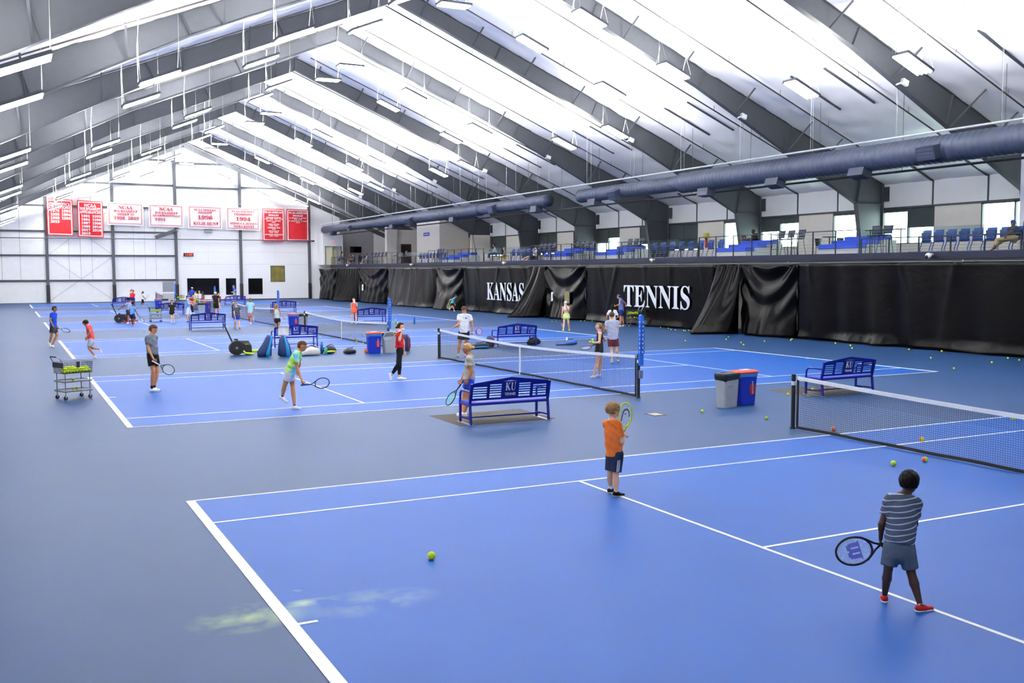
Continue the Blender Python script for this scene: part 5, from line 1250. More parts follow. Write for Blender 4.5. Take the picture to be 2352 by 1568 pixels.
    if bot:
        kind, mcol, ln = bot[:3]; m = mcol if mcol in MATS else cloth(mcol); rise = bot[3] if len(bot) > 3 else .05
        ee = {'shorts':.011*H, 'tight':.004*H, 'skirt':.012*H, 'trousers':.011*H}[kind]
        Pb = [ec(pel3-tax*.04*H, pel3+tax*.05*H, lat, pw_*.97+ee, pw_*.95+ee*.8, .78, .03)]
        for s in (1, -1):
            hp_, kn, an = legs[s][:3]
            if ln <= 1.: 
                d = nrm(kn-hp_); en = hp_+(kn-hp_)*ln; fl = 1.2 if kind in ('shorts','skirt') else .3
                r1 = .05*H*fat+ee; r2 = (.05-.019*ln)*H+ee*(1+fl) if kind != 'skirt' else .058*H+ee*1.3
                Pb.append((rc(hp_, en+d*.04*k, r1, r2, .025 if kind != 'skirt' else .06), [(en, d)]))
            else:
                d = nrm(an-kn); en = kn+(an-kn)*(ln-1); Pb += [rc(hp_, kn, .05*H*fat+ee, .032*H+ee, .02), (rc(kn, kn+(an-kn)*.35, .032*H+ee, .035*H+ee, .012), []), (rc(kn+(an-kn)*.35, en+d*.02, .034*H+ee, .022*H+ee*(1.3 if kind == 'trousers' else .8), .012), [(en, d)])]
        child('trousers' if ln > 1 else ('skirt' if kind == 'skirt' else 'shorts'), Pb, m, h, [(pel3+tax*rise*H, tax)])
    if extra_cloth: extra_cloth(child, dict(nb=nb3, pel=pel3, tax=tax, lat=lat, fw=fwt, H=H, arms=arms, legs=legs, torso=torso, hd=hd3, hup=hup, hfw=hfw, hr=hr, hl=hl_))
    ms, mo = cloth(shoes), cloth(sole)
    for s in (1, -1):
        hp_, kn, an, hl, to, up, fd = legs[s]; sd = np.cross(up, fd); fs = nrm(to-hl); L = np.linalg.norm(to-hl)
        cl = [(hl+up*.0+0*fd, -up)]
        sho = child('shoe', [ec(hl+fs*.035*k+up*.045*k, hl+fs*(L*.45)+up*.045*k, sd, .036*k, .042*k, 1.05, .02), ec(hl+fs*(L*.4)+up*.035*k, to-fs*.04*k+up*.03*k, sd, .044*k, .038*k, .75, .02), rc(hl+fs*.05*k+up*.05*k, an+up*.0*k, .042*k, .034*k, .02)], ms, max(.0075, h*.8), [(hl+up*.018*k, -up), (an+up*.015*k, up)])
        if sho: child('sole', [ec(hl+fs*.035*k+up*.012*k, to-fs*.04*k+up*.012*k, sd, .042*k, .044*k, .6, .01)], mo, max(.0075, h*.8), [(hl+up*.001, -up), (hl+up*.026*k, up)], parent=sho)
        if socks: child('sock', [rc(an+nrm(kn-an)*socks[1]*k, an-up*.02*k, .0225*H, .0215*H, .01)], cloth(socks[0]), max(.0075, h*.8), [(an+nrm(kn-an)*socks[1]*k, nrm(kn-an))])
    # ---------------- hair and caps
    if hair:
        hk, hcol = hair; m = 'hair_'+hcol; hh = max(.006, h*.7); th = {'short':1.0,'buzz':.96,'afro':1.07,'tied':.97,'long':1.02,'mop':1.06}[hk]
        Pq = [el(hd3+hup*.17*hr-hfw*.07*hr, hax, (.82*hr*th,.98*hr*th,.93*hr*th), .02)]
        fcut, hl0 = {'short':(-.02,.42),'buzz':(-.1,.5),'afro':(.1,.3),'tied':(-.02,.5),'long':(.1,.45),'mop':(.12,.3)}[hk]
        nape = -.5 if hk != 'buzz' else -.35
        def keep(X):
            q = X-hd3; f_, u_ = q@hfw, q@hup
            return np.minimum(f_-fcut*hr+np.maximum(0, -u_-.1*hr)*.5, hl0*hr-u_+.0*f_)
        tuft = lambda X: .02*hr*(np.sin(X[...,0]*90/k+X[...,2]*40)+np.sin(X[...,1]*110/k-X[...,2]*60))
        if hk == 'long':
            Pl = [rc(hd3-hfw*.5*hr+hup*.1*hr, nb3-fwt*.05*H-tax*.05*H, .62*hr, .45*hr, .05)]+[rc(hd3+hl_*s*.62*hr-hfw*.1*hr, nb3+lat*s*.045*H-tax*.03*H, .28*hr, .2*hr, .03) for s in (1,-1)]
            ho = child('hair', [Pq[0]], m, hh, [keep], warp=tuft); child('hair_length', Pl, m, hh, warp=tuft)
        else: ho = child('hair', Pq, m, hh, [keep, (hd3+hup*nape*hr, -hup)], warp=tuft)
        if long_:      # ponytail or bun: list of local head offsets (fwd, up, lateral) in head radii with radius
            pts = [hd3+hfw*q[0]*hr+hup*q[1]*hr+hl_*q[2]*hr for q in long_]
            child('ponytail' if len(pts) > 2 else 'hair_bun', [rc(pts[i], pts[i+1], long_[i][3]*hr, long_[i+1][3]*hr, .03) for i in range(len(pts)-1)], m, hh, warp=tuft, parent=o)
    if cap:
        mc = cloth(cap[0]); hh = max(.0065, h*.7); co = child('cap', [el(hd3+hup*.2*hr-hfw*.05*hr, hax, (.86*hr,1.0*hr,.95*hr), .02)], mc, hh, [(hd3+hup*.3*hr, -hup)])
        bdir = hfw*(-1 if len(cap) > 2 and cap[2] else 1)
        child('brim', [el(hd3+bdir*1.1*hr+hup*.33*hr, np.stack([hl_, bdir, hup]), (.6*hr,.6*hr,.07*hr), .01)], cloth(cap[1] if len(cap) > 1 else cap[0]), hh, parent=co or o)
    if glasses:
        for s in (1,-1): MB().tube([hd3+hfw*.86*hr+hl_*s*.3*hr+hup*.06*hr-base, hd3+hfw*.5*hr+hl_*s*.74*hr+hup*.06*hr-base, hd3-hfw*.05*hr+hl_*s*.78*hr+hup*.05*hr-base], .05*hr, 5).build('glasses','black',o)
    J = dict(o=o, arms=arms, legs=legs, D0=D0, k=k, base=base, fw=fw, lat=lat)
    return J
# ---- rackets
mat('strings', '#cfd6e4', .6, var=0.)
def racket(label, hnd, axis, roll=0., L=.68, grip=.09, frame='#1a1c22', handle='#e8e8e8', logo=None, string='strings', w_=None, hl=.335, ns=(14,16), throat=None):
    """held racket: hnd 3D point in the hand, axis towards the tip, roll turns the face about the axis (0 = faces the camera)"""
    ax = nrm(axis); vw = nrm(np.asarray(hnd)-CAM); n0 = nrm(vw-ax*np.dot(vw, ax)); s0 = np.cross(ax, n0); r = math.radians(roll)
    nn, sd = n0*math.cos(r)+s0*math.sin(r), s0*math.cos(r)-n0*math.sin(r)
    b = np.asarray(hnd)-ax*grip; hw = (w_ or .255)/2; c = ax*(L-hl/2)
    t = thing('tennis_racket', label, 'racket', b); fr, hd_ = cloth(frame), cloth(handle)
    MATS[fr].node_tree.nodes['Principled BSDF'].inputs['Roughness'].default_value = .35
    pts = [c+ax*(hl/2)*math.cos(2*math.pi*i/36)+sd*hw*math.sin(2*math.pi*i/36) for i in range(37)]
    MB().tube(pts, .0115, 6, False).build('frame', fr, t, True)
    y0 = L-hl
    for s in (1, -1): MB().tube([ax*(y0-.09), ax*(y0-.03)+sd*s*.03, ax*(y0+.03)+sd*s*hw*.62, ax*(y0+.075)+sd*s*hw*.86], .011, 6).build('throat', cloth(throat) if throat else fr, t, True)
    MB().tube([ax*0., ax*.02, ax*(y0-.1)*.75, ax*(y0-.08)], [.019,.0165,.0155,.0125], 8).build('handle', hd_, t, True)
    st_ = MB(); q = .0011
    for i in range(1, ns[0]):
        x = -1+2*i/ns[0]; hh = math.sqrt(max(0, 1-x*x))*hl/2; a_ = c+sd*hw*x; st_.bar(a_-ax*hh, a_+ax*hh, q*2, q*2, nn)
    for i in range(1, ns[1]):
        x = -1+2*i/ns[1]; hh = math.sqrt(max(0, 1-x*x))*hw; a_ = c+ax*hl/2*x; st_.bar(a_-sd*hh, a_+sd*hh, q*2, q*2, nn)
    tag(st_.build('strings', string, t), kind='stuff')
    if logo == 'W':
        m = MB()      # broad W across the string bed, its strokes running along the sides
        for y in np.linspace(-.062, .062, 26):
            u = (y+.062)/.124
            segs = []
            if u > .93 or u < .0: pass
            for (a_, b_) in ((-.075,-.035),(-.018,.018),(.035,.075)): segs.append((a_, b_))
            if u < .3: segs = [(-.07,.07)] if u > .1 else [(-.055,-.01),(.01,.055)]
            if u > .9: segs = [(-.085,-.03),(-.03,.03),(.03,.085)]
            for a_, b_ in segs: m.bar(c+ax*(-y)+sd*a_-nn*.002, c+ax*(-y)+sd*b_-nn*.002, .0034, .0018, nn)
        m.build('string_logo', mat('logopurple','#4a3fb0',.7,var=.05), t)
    if logo == 'A':
        m = MB(); arc = [(-.075,-.02),(-.072,.03),(-.05,.068),(-.015,.082),(.02,.068),(.045,.03),(.06,-.03),(.068,-.1)]
        for (a_, b_), (a2, b2) in zip(arc[:-1], arc[1:]): m.bar(c+sd*a_+ax*b_-nn*.002, c+sd*a2+ax*b2-nn*.002, .024, .002, nn)
        m.bar(c+sd*-.012+ax*.012-nn*.002, c+sd*.012+ax*.012-nn*.002, .024, .002, nn)
        m.build('string_logo', mat('logogrey','#5d6884',.7,var=.05), t)
    return t
def held(J, side): 
    e, w = J['arms'][side][1:]; return w+nrm(w-e)*.075*J['k']
# striped and dyed fabrics
def stripes(name, c1, c2, per, duty, off=0.):
    m = mat(name, c1, .85, spec=.2, var=.08, scale=20, bump=.3, bscale=30); nt = m.node_tree; b = nt.nodes['Principled BSDF']
    tc = nt.nodes.new('ShaderNodeTexCoord'); sp = nt.nodes.new('ShaderNodeSeparateXYZ'); nt.links.new(tc.outputs['Object'], sp.inputs[0])
    def mt(op, a, bb):
        n = nt.nodes.new('ShaderNodeMath'); n.operation = op
        for k, q in enumerate((a, bb)):
            if isinstance(q, (int, float)): n.inputs[k].default_value = q
            else: nt.links.new(q, n.inputs[k])
        return n.outputs[0]
    f = mt('FRACT', mt('DIVIDE', mt('ADD', sp.outputs[2], mt('MULTIPLY', sp.outputs[0], off)), per), 0.); g = mt('LESS_THAN', f, duty)
    mx = nt.nodes.new('ShaderNodeMix'); mx.data_type = 'RGBA'; nt.links.new(g, mx.inputs['Factor']); src = b.inputs['Base Color'].links[0].from_socket
    nt.links.new(src, mx.inputs['A']); mx.inputs['B'].default_value = srgb(c2); nt.links.new(mx.outputs['Result'], b.inputs['Base Color'])
def dye(name, cols_, scale=3.):
    m = mat(name, cols_[0], .85, spec=.2, var=.08, scale=scale, bump=.3, bscale=30); nt = m.node_tree
    r = [n for n in nt.nodes if n.type == 'VALTORGB'][0]; r.color_ramp.elements[0].color = srgb(cols_[0]); r.color_ramp.elements[1].color = srgb(cols_[-1])
    for i, c in enumerate(cols_[1:-1]):
        e = r.color_ramp.elements.new(.36+.3*(i+1)/(len(cols_)-1)); e.color = srgb(c)
stripes('stripedtee', '#434c60', '#a9b8cc', .05, .2, -.22); dye('tiedye', ['#33c0dc','#8fe3ea','#c5ea5a','#a9dc3c'], 5.)
stripes('redpattern', '#a33a4c', '#d9c9cf', .08, .35, .6)
# ---------------------------------------------------------------- the players
c1, c2, c3, c4, c5 = (1850,1060,4.127), (1300,860,4.9), (620,770,8.711), (310,730,8.711), (1015,780,8.711)
c6, c7, c8, c9, c12, c15 = (870,730,10.453), (1010,660,9.224), (1330,730,10.453), (1360,660,7.84), (1270,670,15.68), (80,690,11.2)
cA, cB, cC, cD = (360,560,7.84), (250,640,13.06), (500,580,8.254), (760,620,5.6)
J = person('person in grey striped tee and slate shorts with back turned, right foreground', c1, 72, 1.3, (985,195), (930,312), (890,800), [(722,590,-.02),(712,735,.02)], [(1035,590,.05),(985,650,.2)], [(785,1015,0),(752,1342,735,1270)], [(1000,1045,0),(1045,1425,1210,1405)],
       hs=1.22, ha=50, hp=8, skin='dark', hair=('afro','black'), top=('tee','stripedtee',.62,-.02), bot=('shorts','#465366',.86,.06), shoes='#a8242a', sole='#eceaea', socks=('#8fd0d8',.02), lean=.06, sw=.84, curl=(1.1,.5))
hpt = held(J,1); tip = AT(1921,1274.5, DEPTH(hpt)); racket('kids racket with purple W on the strings held by the person in the striped tee', hpt, tip-hpt, 0, L=.6, grip=.17, frame='#10142a', handle='#15161c', logo='W', hl=.345, w_=.256, ns=(16,18))
def side_stripes(child, d):
    for s in (-1,):
        hp_, kn = d['legs'][s][0], d['legs'][s][1]; out = -d['lat']; back = -d['fw']
        for j in (-1, 0, 1):
            off = nrm(out*.9+back*.5+d['fw']*.0)*(.066*d['H'])+d['fw']*j*.022
            child('side_stripe', [rc(hp_+(kn-hp_)*.26+off, hp_+(kn-hp_)*.82+off*1.02, .0048, .0048, .001)], 'white', .0045)
J = person('person in orange tee and glasses holding a yellow racket upright', c2, 38, 1.34, (530,398), (515,512), (548,895), [(565,715,.14),(640,690,.08)], [(632,755,-.02),(650,695,.06)], [(497,1110,0),(470,1335,530,1325)], [(560,1130,0),(525,1372,665,1368)],
       hs=1.2, ha=25, hp=5, skin='light', hair=('mop','dblond'), top=('tee','#e0702c',.72,.02), bot=('shorts','#1d2840',.84), shoes='#101114', sole='#d8c9a4', socks=('#efeff2',.09), glasses=True, sw=.82, extra_cloth=side_stripes, curl=(1.1,1.1))
hpt = held(J,-1); hpt = AT(1432,996, DEPTH(hpt)); tip = AT(1439,923.5, DEPTH(hpt)+.05); racket('bright yellow racket held upright by the person in orange', hpt, tip-hpt, 42, L=.6, grip=.16, frame='#d6e22a', handle='#efefef', logo='A', hl=.335, w_=.25, throat='#e8d020', ns=(16,18))
J = person('person in lime and cyan tie-dye tee bending forward with a racket', c3, 0, 1.62, (650,215), (570,305), (395,760), [(590,560,.12),(560,700,.14)], [(545,650,0),(640,905,-.05)], [(455,1010,.05),(440,1478,615,1478)], [(290,1010,0),(170,1250,370,1370,.05)],
       hs=1.08, ha=-10, hp=12, skin='tan', hair=('short','brown'), top=('tee','tiedye',.62,.03), bot=('shorts','#c8cbd8',.6), shoes='#f0efea', sole='#e6e4e0', socks=('#17171a',.03), curl=(.6,1.1))
hpt = held(J,-1); hpt = AT(700,883.5, DEPTH(hpt)); tip = AT(753.5,878, DEPTH(hpt)+.22); racket('black racket held low by the person in tie-dye', hpt, tip-hpt, 22, frame='#1c2430', handle='#1d2a5c', L=.66, grip=.09)
J = person('person in dark grey tee and black shorts holding a racket at left', c4, -12, 1.74, (370,225), (325,345), (355,745), [(330,600,.1),(380,800,.15)], [(265,610,-.02),(365,815,-.05)], [(440,1080,.05),(330,1462,520,1458)], [(370,1080,-.05),(290,1470,505,1468)],
       hs=1.0, ha=-18, hp=4, skin='tan', hair=('mop','brown'), top=('tee','#5d6670',.6,.0), bot=('shorts','#0c0c0f',.62), shoes='#f2f2ee', sole='#ececea', socks=('#141416',.1), curl=(.5,1.1))
hpt = held(J,-1); hpt = AT(354,831, DEPTH(hpt)); tip = AT(403,857, DEPTH(hpt)-.1); racket('dark racket with white grip held by the person in dark grey', hpt, tip-hpt, -5, frame='#11222a', handle='#f0f0f2', L=.68, grip=.06)
def logo_front(col, size, up=.12, nm='shirt_print'):
    def f(child, d):
        c = d['nb']-d['tax']*up*d['H']+d['fw']*.064*d['H']; child(nm, [el(c, np.stack([d['lat'], d['fw'], d['tax']]), (size*.55, .02, size*.4), .01)], cloth(col), .012)
    return f
J = person('person in grey tee and blue shorts behind the nearest bench', c5, 180, 1.74, (505,175), (560,315), (540,830), [(580,640,-.02),(515,800,-.03)], [(470,620,.1),(395,800,.12)], [(530,1180,.05),(505,1530,300,1530)], [(450,1160,.1),(460,1525,290,1510)],
       hs=.98, skin='tan', hair=('tied','blond'), long_=[(-.75,.15,0,.3),(-1.15,.12,0,.36)], top=('tee','#a9a79f',.55,-.02), bot=('shorts','#1c3fb8',.42,.045), shoes='#efefee', fem=True, curl=(.5,1.1))
hpt = AT(1060,880.5, DEPTH(held(J,-1))); tip = AT(1024.5,930, DEPTH(hpt)+.1); racket('racket with pale turquoise strings held down by the person in grey', hpt, tip-hpt, 55, frame='#122a30', handle='#2a2030', string=mat('turqstr','#8fe0d4',.6,var=0) and 'turqstr', ns=(26,30))
J = person('person in red tee and black leggings with a racket over the shoulder', c6, 10, 1.68, (530,205), (490,310), (505,760), [(590,560,.1),(615,790,.12)], [(500,530,-.12),(555,320,-.1)], [(500,1060,0),(440,1485,670,1478)], [(460,1130,-.02),(235,1330,285,1510,.02)],
       hs=1.0, ha=5, hp=3, skin='light', hair=('tied','dbrown'), long_=[(-.8,-.1,0,.28),(-1.1,-.25,0,.3)], top=('tee','#b81a20',.55,-.03), bot=('tight','#101013',1.86,.07), shoes='#f2f2f2', fem=True, curl=(.4,1.1))
hpt = AT(922,758.5, DEPTH(held(J,-1))); tip = AT(881,777, DEPTH(hpt)+.1); racket('silver and yellow racket resting on the shoulder of the person in red', hpt, tip-hpt, 10, frame='#b9bec6', handle='#f4f4f4', throat='#d8dc3c', grip=.1)
J = person('person in white tee and black shorts behind the second net', c7, -100, 1.88, (515,470), (525,560), (515,960), [(690,790,-.02),(690,950,-.05)], [(395,790,-.1),(285,850,-.35)], [(565,1190,-.03),(560,1500,590,1545)], [(425,1190,-.02),(385,1500,330,1545)],
       hs=.95, ha=-115, hp=22, skin='tan', hair=('mop','brown'), top=('tee','#f1f1f0',.55,.0), bot=('shorts','#121316',.62), shoes='#3f5578', sole='#e8e8e8', socks=('#f2f2f2',.1), curl=(1.1,.4), hands=(None,(hdir(190)-UPV*.5,-UPV)), extra_cloth=lambda child, d: child('shirt_print', [el(d['nb']-d['tax']*.08*d['H']+d['fw']*.062*d['H']+d['lat']*.045*d['H'], np.stack([d['lat'], d['fw'], d['tax']]), (.035,.02,.03), .01)], cloth('#4a62b4'), .01))
hpt = AT(1084,764, DEPTH(held(J,1))); tip = AT(1106,760, DEPTH(hpt)+.45); racket('red racket held by the person in white', hpt, tip-hpt, 5, frame='#b02430', handle='#dddddd')
J = person('person in black tennis dress holding three balls at the net', c8, 175, 1.66, (470,205), (505,320), (485,700), [(485,590,-.03),(335,600,-.2)], [(640,520,.1),(560,560,.1)], [(440,1060,-.05),(400,1445,275,1448)], [(520,1060,.05),(530,1410,440,1410)],
       hs=1.0, skin='light', hair=('tied','dblond'), long_=[(-.8,.3,0,.25),(-1.25,-.3,0,.3),(-1.45,-1.2,0,.27),(-1.3,-2.1,0,.12)], top=('tank','#0e0e11',.3,.0), bot=('skirt','#15161a',.33,.09), shoes='#ecd9d6', sole='#f4efec', socks=('#121214',.02), fem=True, curl=(.5,.6), hands=((hdir(180),UPV),None))
pb = held(J,1)
for i, (x_, y_) in enumerate(((1356,785),(1361,780),(1362,786))):
    q = AT(x_, y_, DEPTH(pb)-.01); o = ball('y', q-V3(0,0,.03), 'yellow tennis ball in the hand of the person in black, %s of three' % nth(i), 'balls held by the person in black')
hpt = AT(1369,790, DEPTH(held(J,1))+.12); tip = AT(1334,803, DEPTH(hpt)-.35); racket('black and red racket tucked under the arm of the person in black', hpt, tip-hpt, 60, frame='#1a1618', handle='#202024', throat='#c8283c', grip=.1)
J = person('person in light grey tee and maroon shorts seen from behind the net', c9, 88, 1.72, (355,500), (360,585), (375,940), [(250,740,-.02),(255,760,.15)], [(460,780,0),(445,930,.05)], [(350,1140,0),(355,1370,350,1345)], [(440,1140,0),(470,1350,465,1325)],
       hs=1.0, hp=5, skin='light', hair=('short','brown'), top=('tee','#a7acba',.62,.0), bot=('shorts','#4a1c20',.6), shoes='#e6e6e6', sole='#15151a', socks=('#f2f2f2',.07), curl=(.4,1.))
hpt = AT(1415.5,786, DEPTH(held(J,-1))); tip = AT(1412,816, DEPTH(hpt)+.35); racket('dark racket hanging from the hand of the person in light grey', hpt, tip-hpt, 70, frame='#222026', handle='#1c1b20')
person('person in white tee beside the person in light grey', c9, 80, 1.6, (365,345), (365,405), (370,620), [(265,520,0),(268,590,.05)], [(470,530,.0),(430,560,.2)], [(350,720,0),(345,830,345,815)], [(390,720,0),(395,832,395,815)], hs=1.0, skin='tan', hair=('long','black'), top=('tee','#eceded',.7,.03), bot=('shorts','#22242c',.5), fem=True)
person('person in heathered blue tee and navy cap standing at the curtain', c9, 165, 1.85, (478,165), (515,205), (525,420), [(495,305,-.1),(425,325,-.2)], [(600,285,.05),(605,310,.15)], [(510,550,-.03),(520,705,490,712)], [(550,550,.03),(570,700,540,706)], hs=.95, hp=15, skin='tan', hair=('short','dbrown'), cap=('#3b3f6a','#33365a'), top=('tee','#6273ae',.55,.02), bot=('shorts','#172c66',.72), shoes='#dddde0', socks=('#1c1d22',.08))
J = person('person in white crop top, lime shorts and cap drinking by the curtain', c12, -105, 1.68, (455,420), (465,500), (480,850), [(560,690,-.05),(455,510,-.3)], [(345,700,0),(320,880,-.02)], [(560,1130,0),(590,1385,575,1405)], [(400,1130,0),(390,1405,320,1385)],
       hs=.95, skin='light', hair=('tied','dbrown'), cap=('#e6dede','#4a4648'), top=None, bot=('shorts','#c9ee8c',.42,.06), shoes='#c8ec6a', sole='#e8f2c8', fem=True, curl=(.9,1.), extra_cloth=lambda child, d: child('crop_top', d['torso'](.006*d['H'], .1)[:3], cloth('#dfe3ee'), .018, [(d['nb']-d['tax']*.035*d['H'], d['tax']), (d['nb']-d['tax']*.135*d['H'], -d['tax'])]))
t = thing('water_bottle', 'white water bottle at the mouth of the person in lime shorts', 'bottle', held(J,1)); MB().tube([(0,0,-.12),(0,0,.06),(0,0,.1)], [.035,.035,.015], 8).build('body','white',t); MB().tube([(0,0,.1),(0,0,.12)], .014, 6).build('cap','white',t)
hpt = held(J,-1); tip = AT(1291,746, DEPTH(hpt)+.2); racket('dark racket hanging beside the person in lime shorts', hpt, tip-hpt, 60, frame='#22262e', handle='#c84a44', ns=(8,9))
J = person('person in teal tee, blue cap and black shorts running along the curtain', c7, 15, 1.45, (338,185), (315,215), (255,340), [(310,320,.1),(320,355,.1)], [(225,255,-.02),(195,310,-.05)], [(285,405,.05),(290,505,320,505)], [(260,410,0),(215,440,225,490,.02)], hs=1.15, hp=25, skin='light', hair=('short','dbrown'), cap=('#2848b8','#c83040'), top=('tee','#3fb2c4',.5,.02), bot=('shorts','#121318',.65), socks=('#f0f0f0',.05))
hpt = held(J,-1); tip = AT(1029,708, DEPTH(hpt)); racket('small yellow racket held by the person in teal', hpt, tip-hpt, 40, L=.55, frame='#c8c85a', handle='#222222', ns=(8,9))
J = person('person in coral top and shorts drinking beside a bench', cD, -100, 1.72, (293,380), (295,415), (300,515), [(335,465,-.05),(308,415,-.25)], [(265,465,0),(278,530,0)], [(325,590,0),(325,690,328,698)], [(272,590,0),(270,688,268,696)], hs=.95, skin='light', hair=('tied','dbrown'), top=('tank','#e8604a',.3,-.03), bot=('shorts','#ea6248',.4,.06), fem=True, shoes='#e8e6e6')
t = thing('paper_cup', 'white cup held to the mouth of the person in coral', 'cup', held(J,1)+V3(0,-.02,-.1)); MB().tube([(0,0,0),(0,0,.2)], [.04,.055], 10).build('body','white',t); MB().tube([(0,0,.2),(0,0,.215)], .058, 10).build('rim','white',t)
J = person('person in royal blue tee walking with a racket at far left', c15, 0, 1.66, (510,215), (485,305), (470,690), [(520,520,.05),(570,670,.1)], [(395,510,-.05),(490,690,-.1)], [(570,890,.05),(430,1195,575,1212)], [(435,900,0),(325,1080,410,1200,.0)], hs=1.02, skin='mid', hair=('short','dbrown'), top=('tee','#1743b0',.55,.0), bot=('shorts','#34373e',.66), shoes='#efefed', curl=(.5,1.1))
hpt = AT(126.5,753, DEPTH(held(J,-1))); tip = AT(162,760.5, DEPTH(hpt)+.1); racket('racket with pale yellow throat held by the person in royal blue', hpt, tip-hpt, 52, frame='#2a303c', handle='#2c2230', throat='#d8dc62', grip=.08)
person('person in coral red tee and grey shorts running with head down', c15, 185, 1.45, (1310,580), (1385,640), (1450,1010), [(1430,800,-.05),(1345,930,-.1)], [(1370,830,.1),(1340,960,.1)], [(1390,1220,-.03),(1590,1478,1480,1478)], [(1400,1210,.05),(1640,1240,1720,1370,.08)], hs=1.14, hp=35, skin='tan', hair=('mop','dbrown'), top=('tee','#d8474e',.5,.0), bot=('shorts','#b6b8c2',.8), shoes='#ececf0', socks=('#f0f0f0',.06))
J = person('person in pale grey-blue tee pushing the far ball blower', cB, 160, 1.82, (575,625), (615,720), (600,960), [(430,820,-.1),(340,890,-.2)], [(650,850,.1),(600,930,.1)], [(585,1130,0),(600,1345,510,1355)], [(620,1130,.1),(800,1330,770,1340)], skin='brown', hair=('buzz','black'), top=('tee','#8f9db8',.55,.02), bot=('shorts','#1c2234',.7), shoes='#e8e8e8', hp=15)
J = person('person in light blue tee and navy shorts seen from behind at far left', cB, 60, 1.5, (730,740), (715,830), (700,1060), [(620,930,0),(590,970,.1)], [(800,950,0),(845,1040,0)], [(690,1220,0),(715,1400,720,1380)], [(780,1230,0),(750,1425,720,1420)], hs=1.08, skin='brown', hair=('buzz','black'), top=('tee','#6aa2dc',.6,.02), bot=('shorts','#171d3c',.8), shoes='#d86a4c')
hpt = held(J,-1); tip = AT(326,734, DEPTH(hpt)); racket('racket pointing down in the hand of the person in light blue, far left', hpt, tip-hpt, 45, frame='#5d626c', handle='#20222a', ns=(8,9))
J = person('person in black tee and shorts by the far bench', cB, -80, 1.5, (1890,690), (1895,775), (1890,1000), [(1990,890,0),(2030,960,.05)], [(1810,890,0),(1830,990,0)], [(1930,1120,0),(1960,1310,1985,1320)], [(1880,1120,0),(1880,1310,1860,1320)], hs=1.08, skin='light', hair=('long','brown'), top=('tee','#141a14',.55,.04), bot=('shorts','#141418',.35), fem=True, shoes='#e6d6cc')
hpt = held(J,-1); tip = AT(403,724, DEPTH(hpt)+.1); racket('white rimmed racket held by the person in black at the far bench', hpt, tip-hpt, 20, frame='#e8e8ea', handle='#dddddd', ns=(8,9))
person('person in pink top in front of the far left wall', cB, -10, 1.55, (685,350), (670,410), (660,560), [(720,480,.1),(740,540,.1)], [(640,480,0),(620,540,0)], [(680,650,0),(690,762,715,762)], [(650,650,0),(650,765,675,765)], hs=1.05, skin='light', hair=('tied','brown'), long_=[(-.8,.0,0,.25),(-1.2,-.5,0,.3),(-1.3,-1.1,0,.15)], top=('tee','#e6b8cc',.5,.0), bot=('shorts','#2a2a34',.5), fem=True, shoes='#dddddd')
person('person in red tee in front of the far left wall', cB, -60, 1.6, (735,370), (715,440), (705,590), [(775,510,0),(760,570,.0)], [(650,520,0),(640,580,0)], [(730,680,0),(735,788,750,792)], [(690,680,0),(690,788,700,792)], hs=1.02, skin='mid', hair=('short','dbrown'), top=('tee','#d0202a',.55,.02), bot=('shorts','#22242c',.6))
J = person('person in white tee and black leggings near the end wall', cB, 10, 1.5, (1025,410), (1010,455), (1010,610), [(1050,540,.1),(1090,595,.1)], [(1030,540,0),(1080,600,-.05)], [(1040,700,0),(1010,800,1050,800)], [(1000,700,0),(965,800,1000,802)], hs=1.05, skin='mid', hair=('tied','black'), long_=[(-.8,.0,0,.22),(-1.2,-1,0,.2),(-1.4,-2.4,0,.1)], top=('tee','#ecebe8',.5,.02), bot=('tight','#131318',1.5), fem=True, shoes='#3a2a30')
hpt = held(J,-1); tip = AT(338.5,681.5, DEPTH(hpt)); racket('thin racket held by the person in white near the end wall', hpt, tip-hpt, 30, frame='#c8c8cc', handle='#888888', ns=(6,7))
J = person('person in light blue tee, white shorts and navy cap swinging a lime racket', cA, 10, 1.62, (560,960), (555,1000), (575,1160), [(620,1040,.1),(670,1050,.1)], [(570,1080,-.1),(670,1078,-.1)], [(610,1290,.05),(560,1330,600,1345,.05)], [(545,1290,0),(540,1415,560,1415)], skin='light', hair=('short','brown'), cap=('#1d3a6c',), top=('tee','#6f9ce0',.6,.03), bot=('shorts','#e9e9ea',.85), shoes='#17181c', curl=(1.,1.))
hpt = held(J,1); tip = AT(448.5,683, DEPTH(hpt)); racket('lime green racket swung by the person in white shorts', hpt, tip-hpt, 60, frame='#c8e04a', handle='#d8e070', ns=(6,7))
person('person in red tee and black trousers behind the person in light blue', cA, 0, 1.5, (645,930), (630,970), (630,1120), [(670,1020,.1),(690,1010,.1)], [(600,1040,0),(640,1090,-.05)], [(640,1190,0),(630,1250,660,1250)], [(640,1190,.05),(650,1252,680,1252)], hs=1.08, skin='light', hair=('short','dbrown'), top=('tee','#b3222a',.55,.0), bot=('trousers','#17171c',1.9))
person('person in royal blue tee and white cap with back turned by the long window', cA, 80, 1.85, (637,805), (630,835), (625,950), [(572,890,0),(570,930,.1)], [(685,890,0),(690,930,.1)], [(605,1010,0),(605,1075,605,1070)], [(650,1010,0),(650,1075,650,1070)], skin='tan', hair=('short','brown'), cap=('#ececec',), top=('tee','#1a3fb0',.6,.02), bot=('shorts','#22283a',.6))
